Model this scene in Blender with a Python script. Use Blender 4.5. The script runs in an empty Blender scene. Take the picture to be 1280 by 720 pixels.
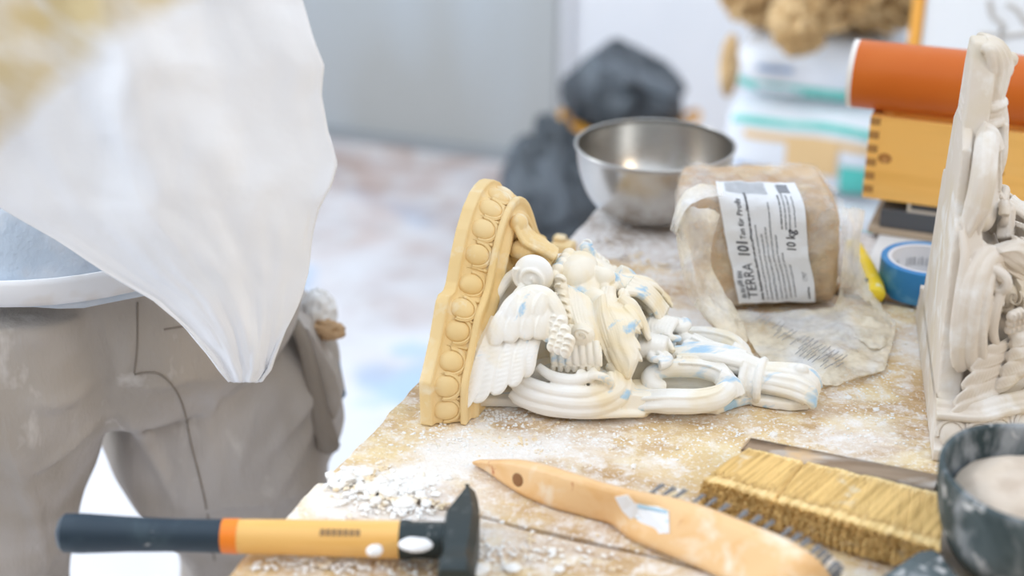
import bpy, math, random
from mathutils import Vector, Matrix, noise
random.seed(7)
R = math.radians
S = bpy.context.scene
COL = S.collection

# ------------------------------------------------------------------ camera, world, lights, exposure
PITCH = R(24.8); FOC = 1778.0; CAMZ = 1.55; TZ = 0.90
cd = bpy.data.cameras.new('camera'); cam = bpy.data.objects.new('camera', cd); COL.objects.link(cam)
cd.sensor_width = 36; cd.lens = FOC / 1280 * 36; cd.clip_start = 0.02
cam.location = (0, 0, CAMZ); cam.rotation_euler = (math.pi/2 - PITCH, 0, 0)
cd.dof.use_dof = True; cd.dof.focus_distance = 1.30; cd.dof.aperture_fstop = 2.25
S.camera = cam
S.view_settings.view_transform = 'Standard'; S.view_settings.look = 'None'
S.view_settings.gamma = 1; S.view_settings.use_curve_mapping = False
S.view_settings.exposure = 0.80
w = bpy.data.worlds.new('world'); S.world = w; w.use_nodes = True
w.node_tree.nodes['Background'].inputs[0].default_value = (0.81, 0.895, 1.0, 1)
w.node_tree.nodes['Background'].inputs[1].default_value = 0.93

def area(name, loc, target, sx, sy, energy, col):
    l = bpy.data.lights.new(name, 'AREA'); l.shape = 'RECTANGLE'; l.size = sx; l.size_y = sy
    l.energy = energy; l.color = col
    o = bpy.data.objects.new(name, l); COL.objects.link(o); o.location = loc
    o.rotation_euler = (Vector(target) - Vector(loc)).to_track_quat('-Z', 'Y').to_euler()
    return o
area('window_light', (-2.55, 1.6, 2.0), (0.4, 1.4, 0.8), 1.9, 1.6, 40, (0.90, 0.95, 1.0))
area('warm_fill_light', (2.2, -0.8, 2.75), (0.3, 1.3, 0.9), 0.7, 0.7, 10, (1.0, 0.80, 0.55))  # weak warm fill added from the right, no lamp stands there

# ------------------------------------------------------------------ pixel <-> place helpers
def ray(x, y):
    a = (x-640)/FOC; b = (360-y)/FOC
    return Vector((a, math.cos(PITCH)+b*math.sin(PITCH), -math.sin(PITCH)+b*math.cos(PITCH)))
def T(x, y, z=TZ):
    r = ray(x, y); return Vector((0, 0, CAMZ)) + r*((z-CAMZ)/r.z)
def G(x, y, g):
    r = ray(x, y); return Vector((0, 0, CAMZ)) + r*(g/r.y)
RA = R(22)                                        # the room and bench are turned by this much
U = Vector((math.cos(RA), -math.sin(RA), 0)); V = Vector((math.sin(RA), math.cos(RA), 0))
def n3(p, s=1.0, seed=0.0):
    return noise.noise(Vector(p)*s + Vector((seed, seed*1.7, seed*.3)))
def fb(p, s=1.0, seed=0.0, oc=3):
    v = 0; a = 1
    for i in range(oc):
        v += a*n3(p, s, seed+i*3.1); s *= 2.03; a *= .5
    return v
def lerp(a, b, t): return a+(b-a)*t
def interp(pts, x):
    if x <= pts[0][0]: return pts[0][1]
    for (a, b), (c, d) in zip(pts, pts[1:]):
        if x <= c: return b+(d-b)*(x-a)/(c-a)
    return pts[-1][1]
def catmull(P, n):
    P = [Vector(p) for p in P]; out = []
    for i in range(len(P)-1):
        p0 = P[max(i-1, 0)]; p1 = P[i]; p2 = P[i+1]; p3 = P[min(i+2, len(P)-1)]
        for k in range(n):
            t = k/n; out.append(.5*((2*p1)+(p2-p0)*t+(2*p0-5*p1+4*p2-p3)*t*t+(3*p1-p0-3*p2+p3)*t*t*t))
    out.append(P[-1]); return out

# ------------------------------------------------------------------ mesh builder
class MB:
    def __init__(s): s.v = []; s.f = []; s.mi = []; s.cur = 0
    def add(s, vs, fs):
        b = len(s.v); s.v += [Vector(x) for x in vs]
        s.f += [tuple(b+i for i in f) for f in fs]; s.mi += [s.cur]*len(fs); return s
    def box(s, c, d, ax=None, bev=0):
        ax = ax or (Vector((1, 0, 0)), Vector((0, 1, 0)), Vector((0, 0, 1)))
        c = Vector(c); h = [x/2 for x in d]; b = min(bev, min(h)*.9)
        if b <= 0:
            vs = [c+ax[0]*h[0]*i+ax[1]*h[1]*j+ax[2]*h[2]*k for i in (-1, 1) for j in (-1, 1) for k in (-1, 1)]
            return s.add(vs, [(0,1,3,2),(4,6,7,5),(0,4,5,1),(2,3,7,6),(0,2,6,4),(1,5,7,3)])
        vs = []; idx = {}
        for i in (-1, 1):
            for j in (-1, 1):
                for k in (-1, 1):
                    for m in range(3):
                        q = [h[0]*i, h[1]*j, h[2]*k]
                        for a in range(3):
                            if a != m: q[a] -= b*(i, j, k)[a]
                        idx[(i, j, k, m)] = len(vs); vs.append(c+ax[0]*q[0]+ax[1]*q[1]+ax[2]*q[2])
        fs = []
        for m in range(3):
            o = [a for a in range(3) if a != m]
            for sg in (-1, 1):
                l = []
                for a, bb in ((-1,-1),(1,-1),(1,1),(-1,1)):
                    q = [0,0,0]; q[m] = sg; q[o[0]] = a; q[o[1]] = bb; l.append(idx[tuple(q)+(m,)])
                fs.append(tuple(l))
        for m in range(3):                         # edges along axis m
            o = [a for a in range(3) if a != m]
            for a in (-1, 1):
                for bb in (-1, 1):
                    q0 = [0,0,0]; q1 = [0,0,0]; q0[m] = -1; q1[m] = 1
                    for q in (q0, q1): q[o[0]] = a; q[o[1]] = bb
                    fs.append((idx[tuple(q0)+(o[0],)], idx[tuple(q1)+(o[0],)], idx[tuple(q1)+(o[1],)], idx[tuple(q0)+(o[1],)]))
        for i in (-1, 1):
            for j in (-1, 1):
                for k in (-1, 1): fs.append((idx[(i,j,k,0)], idx[(i,j,k,1)], idx[(i,j,k,2)]))
        return s.add(vs, fs)
    def ell(s, c, r, ax=None, nu=16, nv=10):
        ax = ax or (Vector((1, 0, 0)), Vector((0, 1, 0)), Vector((0, 0, 1))); c = Vector(c)
        vs = [c+ax[2]*r[2]]
        for i in range(1, nv):
            t = math.pi*i/nv
            for j in range(nu):
                a = 2*math.pi*j/nu
                vs.append(c+ax[0]*(r[0]*math.sin(t)*math.cos(a))+ax[1]*(r[1]*math.sin(t)*math.sin(a))+ax[2]*(r[2]*math.cos(t)))
        vs.append(c-ax[2]*r[2]); fs = []
        for j in range(nu): fs.append((0, 1+j, 1+(j+1) % nu))
        for i in range(nv-2):
            for j in range(nu):
                a = 1+i*nu; fs.append((a+j, a+nu+j, a+nu+(j+1) % nu, a+(j+1) % nu))
        e = len(vs)-1; a = 1+(nv-2)*nu
        for j in range(nu): fs.append((e, a+(j+1) % nu, a+j))
        return s.add(vs, fs)
    def tube(s, path, rad, n=12, up=(0, 0, 1), flat=1.0, cap=True, closed=False):
        """path of points, rad = number / list / f(t); flat scales the section along the up direction"""
        P = [Vector(p) for p in path]; L = len(P); vs = []; fs = []
        up = Vector(up)
        for i, p in enumerate(P):
            if closed: t = (P[(i+1) % L]-P[i-1]).normalized()
            else: t = (P[min(i+1, L-1)]-P[max(i-1, 0)]).normalized()
            a = t.cross(up)
            if a.length < 1e-4: a = t.cross(Vector((1, .1, 0)))
            a.normalize(); b = a.cross(t).normalized()
            k = i/(L-1); r = rad(k) if callable(rad) else (rad[i] if isinstance(rad, (list, tuple)) else rad)
            if isinstance(r, (list, tuple)): ra, rb = r
            else: ra, rb = r, r*flat
            for j in range(n):
                q = 2*math.pi*j/n; vs.append(p+a*(ra*math.cos(q))+b*(rb*math.sin(q)))
        M_ = L if closed else L-1
        for i in range(M_):
            for j in range(n):
                i2 = (i+1) % L
                fs.append((i*n+j, i*n+(j+1) % n, i2*n+(j+1) % n, i2*n+j))
        if cap and not closed:
            fs.append(tuple(range(n))[::-1]); fs.append(tuple((L-1)*n+j for j in range(n)))
        return s.add(vs, fs)
    def lathe(s, c, prof, n=64, wob=None):
        c = Vector(c); vs = []; fs = []; L = len(prof)
        for i, (r, z) in enumerate(prof):
            for j in range(n):
                a = 2*math.pi*j/n; k = wob(a, z) if wob else 1
                vs.append(c+Vector((r*k*math.cos(a), r*k*math.sin(a), z)))
        for i in range(L-1):
            for j in range(n): fs.append((i*n+j, i*n+(j+1) % n, (i+1)*n+(j+1) % n, (i+1)*n+j))
        if prof[0][0] > 1e-5 and prof[0] != prof[-1]: fs.append(tuple(range(n))[::-1])
        return s.add(vs, fs)
    def prism(s, pts, lo, hi):
        """outline pts (3D, on a plane) extruded from offset vector lo to hi"""
        n = len(pts); lo = Vector(lo); hi = Vector(hi)
        vs = [Vector(p)+lo for p in pts]+[Vector(p)+hi for p in pts]
        fs = [tuple(range(n))[::-1], tuple(range(n, 2*n))]+[(i, (i+1) % n, n+(i+1) % n, n+i) for i in range(n)]
        return s.add(vs, fs)
    def grid(s, fn, nu, nv, cu=False):
        vs = [fn(i/(nu if cu else nu-1), j/(nv-1)) for j in range(nv) for i in range(nu)]
        fs = []
        for j in range(nv-1):
            for i in range(nu if cu else nu-1):
                fs.append((j*nu+i, j*nu+(i+1) % nu, (j+1)*nu+(i+1) % nu, (j+1)*nu+i))
        return s.add(vs, fs)
    def build(s, name, mats, parent=None, smooth=True, origin=None):
        me = bpy.data.meshes.new(name); o = Vector(origin) if origin is not None else Vector((0, 0, 0))
        me.from_pydata([tuple(v-o) for v in s.v], [], s.f); me.update()
        if not isinstance(mats, (list, tuple)): mats = [mats]
        for m in mats: me.materials.append(m)
        me.polygons.foreach_set('material_index', s.mi)
        ob = bpy.data.objects.new(name, me); COL.objects.link(ob); ob.location = o
        if smooth:
            me.polygons.foreach_set('use_smooth', [True]*len(me.polygons))
            if smooth != 'all':
                try: me.set_sharp_from_angle(angle=R(38))
                except Exception: pass
        if parent is not None: ob.parent = parent
        return ob
def bake(ob, voxel=None, smooth=0, solid=0, sub=0, disp=None):
    """run modifiers and keep the evaluated mesh"""
    if sub: m = ob.modifiers.new('s', 'SUBSURF'); m.levels = m.render_levels = sub
    if voxel:
        m = ob.modifiers.new('r', 'REMESH'); m.mode = 'VOXEL'; m.voxel_size = voxel; m.use_smooth_shade = True
    if smooth:
        m = ob.modifiers.new('m', 'SMOOTH'); m.iterations = smooth; m.factor = .5
    if solid:
        m = ob.modifiers.new('t', 'SOLIDIFY'); m.thickness = solid; m.offset = 0
    dg = bpy.context.evaluated_depsgraph_get(); dg.update()
    me = bpy.data.meshes.new_from_object(ob.evaluated_get(dg)); old = ob.data
    mats = [x for x in old.materials]
    ob.modifiers.clear(); ob.data = me; me.name = ob.name
    me.materials.clear()
    for x in mats: me.materials.append(x)
    if disp:
        for v in me.vertices: v.co = disp(v.co)
    me.polygons.foreach_set('use_smooth', [True]*len(me.polygons)); me.update()
    return ob
def tag(o, label=None, cat=None, group=None, kind=None):
    for k, v in (('label', label), ('category', cat), ('group', group), ('kind', kind)):
        if v: o[k] = v
    return o
def empty(name, loc, rot=(0, 0, 0)):
    o = bpy.data.objects.new(name, None); COL.objects.link(o); o.location = loc; o.rotation_euler = rot
    o.empty_display_size = .05; return o
def here(o, e):                                    # parent o (built in world coordinates) to e, keeping its place
    bpy.context.view_layer.update()
    o.parent = e; o.matrix_parent_inverse = e.matrix_world.inverted(); return o

# ------------------------------------------------------------------ materials
def mat(name, col, rough=.6, metal=0, layers=(), bump=None, spec=.4, trans=0, alpha=None, sheen=0, sss=0):
    """layers: (colour, noise scale or (sx,sy,sz), low, high, detail, seed) mixed over the base in turn"""
    m = bpy.data.materials.new(name); m.use_nodes = True; nt = m.node_tree; b = nt.nodes['Principled BSDF']
    L = nt.links.new
    b.inputs['Roughness'].default_value = rough; b.inputs['Metallic'].default_value = metal
    b.inputs['Specular IOR Level'].default_value = spec
    if sheen: b.inputs['Sheen Weight'].default_value = sheen
    if trans: b.inputs['Transmission Weight'].default_value = trans
    if sss:
        b.inputs['Subsurface Weight'].default_value = sss; b.inputs['Subsurface Radius'].default_value = (.01, .007, .004)
        b.inputs['Subsurface Scale'].default_value = .6
    tc = nt.nodes.new('ShaderNodeTexCoord')
    def nz(sc, det, seed, rot=None, dist=0):
        mp = nt.nodes.new('ShaderNodeMapping'); L(tc.outputs['Object'], mp.inputs[0])
        mp.inputs['Location'].default_value = (seed, seed*.7, seed*1.3)
        sc3 = sc if isinstance(sc, (tuple, list)) else (sc, sc, sc)
        if rot: mp.vector_type = 'TEXTURE'; mp.inputs['Rotation'].default_value = rot; sc3 = tuple(1/q for q in sc3)
        mp.inputs['Scale'].default_value = sc3
        n = nt.nodes.new('ShaderNodeTexNoise'); n.inputs['Scale'].default_value = 1; n.inputs['Detail'].default_value = det
        n.inputs['Distortion'].default_value = dist; n.inputs['Roughness'].default_value = .6
        L(mp.outputs[0], n.inputs[0]); return n.outputs[0]
    cur = None
    for l in layers:
        c, sc, lo, hi, det, seed = l[:6]; rot = l[6] if len(l) > 6 else None; amt = l[7] if len(l) > 7 else 1
        mr = nt.nodes.new('ShaderNodeMapRange'); L(nz(sc, det, seed, rot, .3), mr.inputs[0])
        mr.inputs[1].default_value = lo; mr.inputs[2].default_value = hi; mr.inputs[4].default_value = amt
        mx = nt.nodes.new('ShaderNodeMix'); mx.data_type = 'RGBA'; L(mr.outputs[0], mx.inputs[0])
        if cur is None: mx.inputs[6].default_value = (*col, 1)
        else: L(cur, mx.inputs[6])
        mx.inputs[7].default_value = (*c, 1); cur = mx.outputs[2]
    if cur is None: b.inputs['Base Color'].default_value = (*col, 1)
    else: L(cur, b.inputs['Base Color'])
    if bump:
        prev = None
        for (sc, st, dist) in bump:
            bp = nt.nodes.new('ShaderNodeBump'); bp.inputs['Strength'].default_value = st; bp.inputs['Distance'].default_value = dist
            L(nz(sc, 5, 2.3), bp.inputs['Height'])
            if prev: L(prev, bp.inputs['Normal'])
            prev = bp.outputs[0]
        L(prev, b.inputs['Normal'])
    if alpha:
        lo, hi, sc, alo, ahi = alpha
        mr = nt.nodes.new('ShaderNodeMapRange'); L(nz(sc, 4, 5.5), mr.inputs[0])
        mr.inputs[1].default_value = lo; mr.inputs[2].default_value = hi
        mr.inputs[3].default_value = alo; mr.inputs[4].default_value = ahi
        L(mr.outputs[0], b.inputs['Alpha'])
    return m
WHITE = (.84, .84, .82)
m_wall = mat('white_wall_paint', (.80, .82, .86), .8, layers=[((.74, .77, .82), 1.5, .4, .7, 3, 1)])
m_door = mat('grey_door_paint', (.42, .43, .42), .45, layers=[((.48, .53, .57), (1.2, 1.2, .4), .42, .62, 2, 4)])
m_seam = mat('door_edge', (.30, .32, .34), .5)
m_room = mat('room_plaster', (.50, .44, .38), .9, layers=[((.25, .2, .15), 1.2, .5, .6, 2, 4)])
m_ceil = mat('ceiling_paint', (.8, .8, .8), .9)

def corbel_mat(name, a, b_, blue, bamt):
    return mat(name, a, .62, layers=[(b_, 9, .40, .62, 3, 3.3), ((.88, .80, .62), 22, .54, .70, 4, 8.1),
               (blue, (14, 22, 14), .60, .70, 4, 5.2, (0, 0, .5), bamt)], bump=[(700, .12, .0006), (120, .15, .001)], sss=.0)
m_yel = corbel_mat('yellow_cast_plaster', (.80, .57, .25), (.84, .64, .34), (.40, .58, .70), .0)
m_crm = mat('cream_cast_plaster', (.88, .82, .70), .6, layers=[((.86, .72, .46), 16, .46, .66, 3, 3.3),
            ((.90, .89, .86), 9, .46, .62, 4, 8.1), ((.30, .56, .80), (20, 46, 26), .60, .68, 4, 5.2, (0, 0, .5), .8)],
            bump=[(700, .12, .0006), (120, .15, .001)])
m_crm2 = mat('blue_stained_cast_plaster', (.86, .84, .79), .6, layers=[((.84, .76, .60), 16, .52, .66, 3, 3.3),
            ((.28, .55, .80), (18, 42, 26), .57, .68, 4, 9.2, (0, 0, .5), .75)],
            bump=[(700, .12, .0006), (120, .15, .001)])
m_gry = mat('pale_cast_plaster', (.70, .63, .55), .65, layers=[((.68, .60, .48), 14, .48, .62, 3, 3.3),
            ((.80, .77, .73), 25, .50, .66, 4, 8.1)], bump=[(700, .12, .0006), (120, .15, .001)])

# ================================================================== THE ROOM
def struct(ob, name=None):
    ob['kind'] = 'structure'; return ob
m_floor = mat('dusty_tiled_floor', (.58, .44, .38), .85, layers=[
    ((.42, .28, .22), 3.5, .45, .62, 3, 1.0),
    ((.66, .62, .60), 9, .42, .60, 4, 2.0)])
# tiles + a plaster dust spread nearer the bench
nt = m_floor.node_tree; L_ = nt.links.new; bs = nt.nodes['Principled BSDF']
tc = nt.nodes.new('ShaderNodeTexCoord'); src = bs.inputs['Base Color'].links[0].from_socket
br = nt.nodes.new('ShaderNodeTexBrick'); br.inputs['Scale'].default_value = 3.2; br.inputs['Mortar Size'].default_value = .012
br.inputs['Color1'].default_value = (1, 1, 1, 1); br.inputs['Color2'].default_value = (.80, .78, .80, 1); br.inputs['Mortar'].default_value = (.72, .70, .70, 1)
mpb = nt.nodes.new('ShaderNodeMapping'); mpb.inputs['Rotation'].default_value = (0, 0, .4); L_(tc.outputs['Object'], mpb.inputs[0]); L_(mpb.outputs[0], br.inputs[0])
mm = nt.nodes.new('ShaderNodeMix'); mm.data_type = 'RGBA'; mm.blend_type = 'MULTIPLY'; mm.inputs[0].default_value = 1
L_(src, mm.inputs[6]); L_(br.outputs[0], mm.inputs[7])
vd = nt.nodes.new('ShaderNodeVectorMath'); vd.operation = 'DOT_PRODUCT'; vd.inputs[1].default_value = V; L_(tc.outputs['Object'], vd.inputs[0])
nn = nt.nodes.new('ShaderNodeTexNoise'); nn.inputs['Scale'].default_value = 4.2; nn.inputs['Detail'].default_value = 6; L_(tc.outputs['Object'], nn.inputs[0])
ad = nt.nodes.new('ShaderNodeMath'); ad.operation = 'MULTIPLY_ADD'; ad.inputs[1].default_value = 2.6; L_(nn.outputs[0], ad.inputs[0]); L_(vd.outputs['Value'], ad.inputs[2])
mr = nt.nodes.new('ShaderNodeMapRange'); L_(ad.outputs[0], mr.inputs[0]); mr.inputs[1].default_value = 3.9; mr.inputs[2].default_value = 5.1
mr.inputs[3].default_value = .96; mr.inputs[4].default_value = .12
m2 = nt.nodes.new('ShaderNodeMix'); m2.data_type = 'RGBA'; L_(mr.outputs[0], m2.inputs[0]); L_(mm.outputs[2], m2.inputs[6])
nb = nt.nodes.new('ShaderNodeTexNoise'); nb.inputs['Scale'].default_value = 2.4; nb.inputs['Detail'].default_value = 4; L_(tc.outputs['Object'], nb.inputs[0])
cr = nt.nodes.new('ShaderNodeValToRGB'); cr.color_ramp.elements[0].position = .40; cr.color_ramp.elements[0].color = (.68, .68, .71, 1)
cr.color_ramp.elements[1].position = .66; cr.color_ramp.elements[1].color = (.46, .60, .78, 1)
e = cr.color_ramp.elements.new(.56); e.color = (.74, .75, .79, 1); e = cr.color_ramp.elements.new(.62); e.color = (.50, .63, .80, 1)
L_(nb.outputs[0], cr.inputs[0]); L_(cr.outputs[0], m2.inputs[7]); L_(m2.outputs[2], bs.inputs['Base Color'])

def W(u, v, z=0): return U*u + V*v + Vector((0, 0, z))
WB = (T(415, 165, 0).dot(V) + T(660, 190, 0).dot(V))/2    # back wall, distance along V
u0, u1, v0, v1, CH = -3.2, 3.0, -1.6, WB, 2.9
def slab(name, c, d, m):
    b = MB(); b.box(c, d, (U, V, Vector((0, 0, 1)))); return struct(b.build(name, m, smooth=False))
slab('floor', W((u0+u1)/2, (v0+v1)/2, -.05), (u1-u0+.4, v1-v0+.4, .1), m_floor)
slab('wall_back', W((u0+u1)/2, v1+.05, CH/2), (u1-u0+.4, .1, CH), m_wall)
slab('wall_right', W(u1+.05, (v0+v1)/2, CH/2), (.1, v1-v0, CH), m_room)
slab('wall_front', W((u0+u1)/2, v0-.05, CH/2), (u1-u0+.4, .1, CH), m_room)
# left wall with a tall window opening
b = MB(); AX = (U, V, Vector((0, 0, 1)))
b.box(W(u0-.05, (v0+.1)/2, CH/2), (.1, .1-v0, CH), AX); b.box(W(u0-.05, (v1+3.6)/2, CH/2), (.1, v1-3.6, CH), AX)
b.box(W(u0-.05, 1.85, .45), (.1, 3.5, .9), AX); b.box(W(u0-.05, 1.85, 2.8), (.1, 3.5, .2), AX)
struct(b.build('wall_left', m_wall, smooth=False))
m_frame = mat('window_frame_paint', (.8, .8, .8), .4)
b = MB()
for v_ in (.13, 1.85, 3.57): b.box(W(u0-.03, v_, 1.8), (.06, .06, 1.8), AX)
for z_ in (.93, 2.67): b.box(W(u0-.03, 1.85, z_), (.06, 3.5, .06), AX)
struct(b.build('window_1', m_frame, smooth=False))
# grey sliding door on the back wall
dr = W(0, 0, 0)
ue = G(704, 100, 4.35).dot(U)
b = MB(); b.box(W((ue-2.9)/2, v1-.035, 1.25), (ue+2.9, .05, 2.46), AX, .004)
d1 = struct(b.build('door_1', m_door))
b = MB(); b.box(W(ue+.015, v1-.02, 1.25), (.03, .03, 2.5), AX); struct(b.build('trim_1', m_wall))
b = MB(); b.box(W((ue-2.9)/2, v1-.05, .015), (ue+2.9, .085, .03), AX); struct(b.build('trim_2', m_seam))

# ================================================================== WORKBENCH
m_wood = mat('dusty_bench_wood', (.62, .44, .26), .75, layers=[
    ((.50, .32, .16), (5, 90, 30), .42, .62, 4, 1.0, (0, 0, -RA)),
    ((.74, .55, .30), (7, 9, 9), .45, .60, 4, 3.0),
    ((.84, .70, .44), (16, 22, 20), .50, .64, 6, 13.0, None, .8),
    ((.88, .85, .82), (6, 8, 8), .48, .62, 8, 7.0, None, .85),
    ((.90, .88, .87), 60, .52, .66, 5, 9.0, None, .65),
    ((.90, .89, .89), 260, .54, .66, 3, 9.0, None, .55)],
    bump=[(260, .8, .002), (45, .5, .004)], spec=.15)
m_wood2 = mat('grey_dusty_board', (.48, .40, .34), .8, layers=[
    ((.36, .29, .24), (5, 80, 30), .42, .62, 4, 1.0, (0, 0, -RA)),
    ((.80, .76, .74), (10, 8, 8), .36, .52, 6, 7.5, None, .9),
    ((.88, .87, .87), 120, .48, .60, 5, 9.0, None, .8)],
    bump=[(260, .8, .002), (45, .5, .004)], spec=.15)
m_end = mat('board_end_wood', (.45, .30, .17), .8, layers=[((.3, .19, .1), (40, 40, 200), .4, .6, 3, 1)])
eu = (T(411, 600).dot(U) + T(520, 487).dot(U) + T(700, 290).dot(U))/3
vc = (T(411, 598).dot(V)+T(600, 640).dot(V)+T(900, 712).dot(V))/3     # the crack between the two near boards
vb = T(1120, 378).dot(V)
bench = empty('workbench', W(eu+.6, 1.2, 0)); tag(bench, 'dusty wooden workbench of broad planks under the ornaments and tools', 'workbench')
def plank(v_a, v_b, ua, ub, m, zt=TZ, th=.042, name='plank', ragged=0.0, amp=.0008):
    nu, nv = 220, 60
    b = MB()
    def top(i, j):
        u_ = lerp(ua, ub, i); v_ = lerp(v_a, v_b, j)
        if i == 0: u_ += ragged*fb((v_*20, 1, 0), 1, 3)
        edge = min(j, 1-j)*(v_b-v_a)
        z = zt + amp*fb((u_*40, v_*40, 0), 1, 2) - .003*max(0, 1-edge/.004)**2
        dv = .0025*fb((u_*8, v_a, 0), 1, 7)
        return W(u_, v_+(dv if j in (0, 1) else 0), z)
    b.grid(top, nu, nv)
    n0 = 0; low = zt-th
    # skirt
    ring = [i for i in range(nu)]+[(j*nu+nu-1) for j in range(1, nv)]+[(nv-1)*nu+i for i in range(nu-2, -1, -1)]+[j*nu for j in range(nv-2, 0, -1)]
    base = len(b.v)
    for r_ in ring: p = b.v[r_].copy(); p.z = low; b.v.append(p)
    k = len(ring)
    for q in range(k): b.f.append((ring[q], base+q, base+(q+1) % k, ring[(q+1) % k])); b.mi.append(0)
    b.f.append(tuple(base+q for q in range(k))); b.mi.append(0)
    return here(b.build(name, m), bench)
plank(vc+.0015, vb, eu, eu+1.5, m_wood, ragged=.003)
plank(vc-.34, vc-.0015, eu-.004, eu+1.5, m_wood, zt=TZ-.002, ragged=.003)
vk = T(738, 241).dot(V)
pb = plank(vb+.0, vk, eu+.012, eu+1.5, m_wood2, zt=TZ-.001, ragged=.002); pb['label'] = 'greyer plank at the back under the steel bowl'
def table_hit(): pass
b = MB(); b.box(W(eu+.75, vc-.27, TZ-.11), (1.36, .04, .12), AX); b.box(W(eu+.75, vk-.05, TZ-.11), (1.36, .04, .12), AX)
here(b.build('apron', m_end), bench)
for uu in (eu+.1, eu+1.4):
    for vv in (vc-.24, vk-.07):
        b = MB(); b.box(W(uu, vv, (TZ-.042)/2), (.07, .07, TZ-.044), AX, .004); here(b.build('leg', m_end), bench)
# wooden lath along the back joint, right part, and the white sheet behind it
def on(z): return z
lb = MB(); pa = T(1098, 372); ang = U
lu0 = T(1040, 360).dot(U)
lb.box(W(lu0+.30, vb+.004, TZ+.004), (.60, .012, .008), AX, .002)
tag(lb.build('wooden_lath', m_end), 'thin brown wooden lath lying behind the upright corbel', 'lath')
m_sheet = mat('white_board_sheet', (.80, .82, .84), .5, layers=[((.6, .6, .6), 20, .6, .7, 3, 2)])
su0 = T(1058, 310).dot(U); sv0 = vb+.012
tbl = empty('side_table', W(su0+.4, vk+.2, 0)); tag(tbl, 'side table butted against the back of the workbench under the pine box', 'table')
b = MB(); b.box(W(su0+.42, vk+.172, TZ-.0195), (.80, .34, .037), AX, .002); here(b.build('tabletop', m_wood2), tbl)
for uu in (su0+.06, su0+.78):
    for vv in (vk+.04, vk+.30):
        b = MB(); b.box(W(uu, vv, (TZ-.04)/2), (.05, .05, TZ-.042), AX, .004); here(b.build('leg', m_end), tbl)
lb = MB()
lb.box(W(su0+.36, (sv0+vk+.30)/2, TZ+.0025), (.66, vk+.30-sv0, .004), AX, .001)
tag(lb.build('white_sheet', m_sheet), 'white flat board under the wooden box and the blue tape', 'board')
SZ = TZ+.0045

# ================================================================== CORBEL (moulded shelf + winged bearded figure + scrolls)
A1 = R(19); near = T(525, 532)
O1 = near + Vector((math.sin(A1), math.cos(A1), 0))*.152 + Vector((0, 0, .001))
CU = Vector((math.cos(A1), -math.sin(A1), 0)); CV = Vector((math.sin(A1), math.cos(A1), 0)); CW = Vector((0, 0, 1))
def toloc(P): d = P-O1; return Vector((d.dot(CU), d.dot(CV), d.dot(CW)))
def Q(x, y, Y=0.0):                                # point of the ornament's own space seen at a pixel, at width Y
    r = ray(x, y); c = Vector((0, 0, CAMZ)); t = ((O1+CV*Y-c).dot(CV))/r.dot(CV); return toloc(c+r*t)
def QX(x, y, X, ky=.6):
    c = Vector((0, 0, CAMZ)); cl = toloc(c); r = ray(x, y); rl = Vector((r.dot(CU), r.dot(CV), r.dot(CW))); p = cl+rl*((X-cl.x)/rl.x)
    p.y *= ky; return p
def QZ(x, y, Z):
    r = ray(x, y); c = Vector((0, 0, CAMZ)); t = (TZ+.001+Z-CAMZ)/r.z; return toloc(c+r*t)
def QP(x, y, a, n):
    c = Vector((0, 0, CAMZ)); cl = toloc(c); r = ray(x, y); rl = Vector((r.dot(CU), r.dot(CV), r.dot(CW)))
    return cl+rl*((Vector(a)-cl).dot(n)/rl.dot(n))
def mir(b, ky=1, kz=1):
    o = MB(); o.v = [Vector((p.x, -p.y*ky, p.z*kz)) for p in b.v]; o.f = [f[::-1] for f in b.f]; o.mi = list(b.mi); return o
def blade(b, root, tip, w_, n, th=.004, bend=.0, side=.0, barbs=26, bd=.0007, ns=46, nu=18, shape=None):
    """one feather: lens section, centre rib and slanting barbs"""
    root = Vector(root); tip = Vector(tip); n = Vector(n).normalized(); d = (tip-root); ln = d.length; d.normalize(); sd = d.cross(n).normalized()
    shape = shape or (lambda t: (.62+.55*t)*(1-max(0, (t-.68)/.32)**2.4)**.5)
    vs = []; ring = 2*nu
    for i in range(ns+1):
        t = i/ns; c = root.lerp(tip, t)+n*(bend*math.sin(math.pi*t))+sd*(side*math.sin(math.pi*t)); ww = w_*shape(min(t, .9995))+.0002
        for j in range(ring):
            top = j < nu; q = (j if top else 2*nu-1-j)/(nu-1)*2-1
            h = th*(1-q*q)**.5*(1-.5*t)
            if top: h += bd*math.sin((t*barbs-abs(q)*1.6)*2*math.pi)*(1-q*q)*(.3+.7*min(1, abs(q)*3)) + .0010*math.exp(-(q*9)**2)
            else: h = -h*.5
            vs.append(c+sd*(ww*q)+n*h)
    fs = []
    for i in range(ns):
        for j in range(ring): fs.append((i*ring+j, (i+1)*ring+j, (i+1)*ring+(j+1) % ring, i*ring+(j+1) % ring))
    fs.append(tuple(range(ring))); fs.append(tuple(ns*ring+j for j in range(ring))[::-1])
    b.add(vs, fs)
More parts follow.
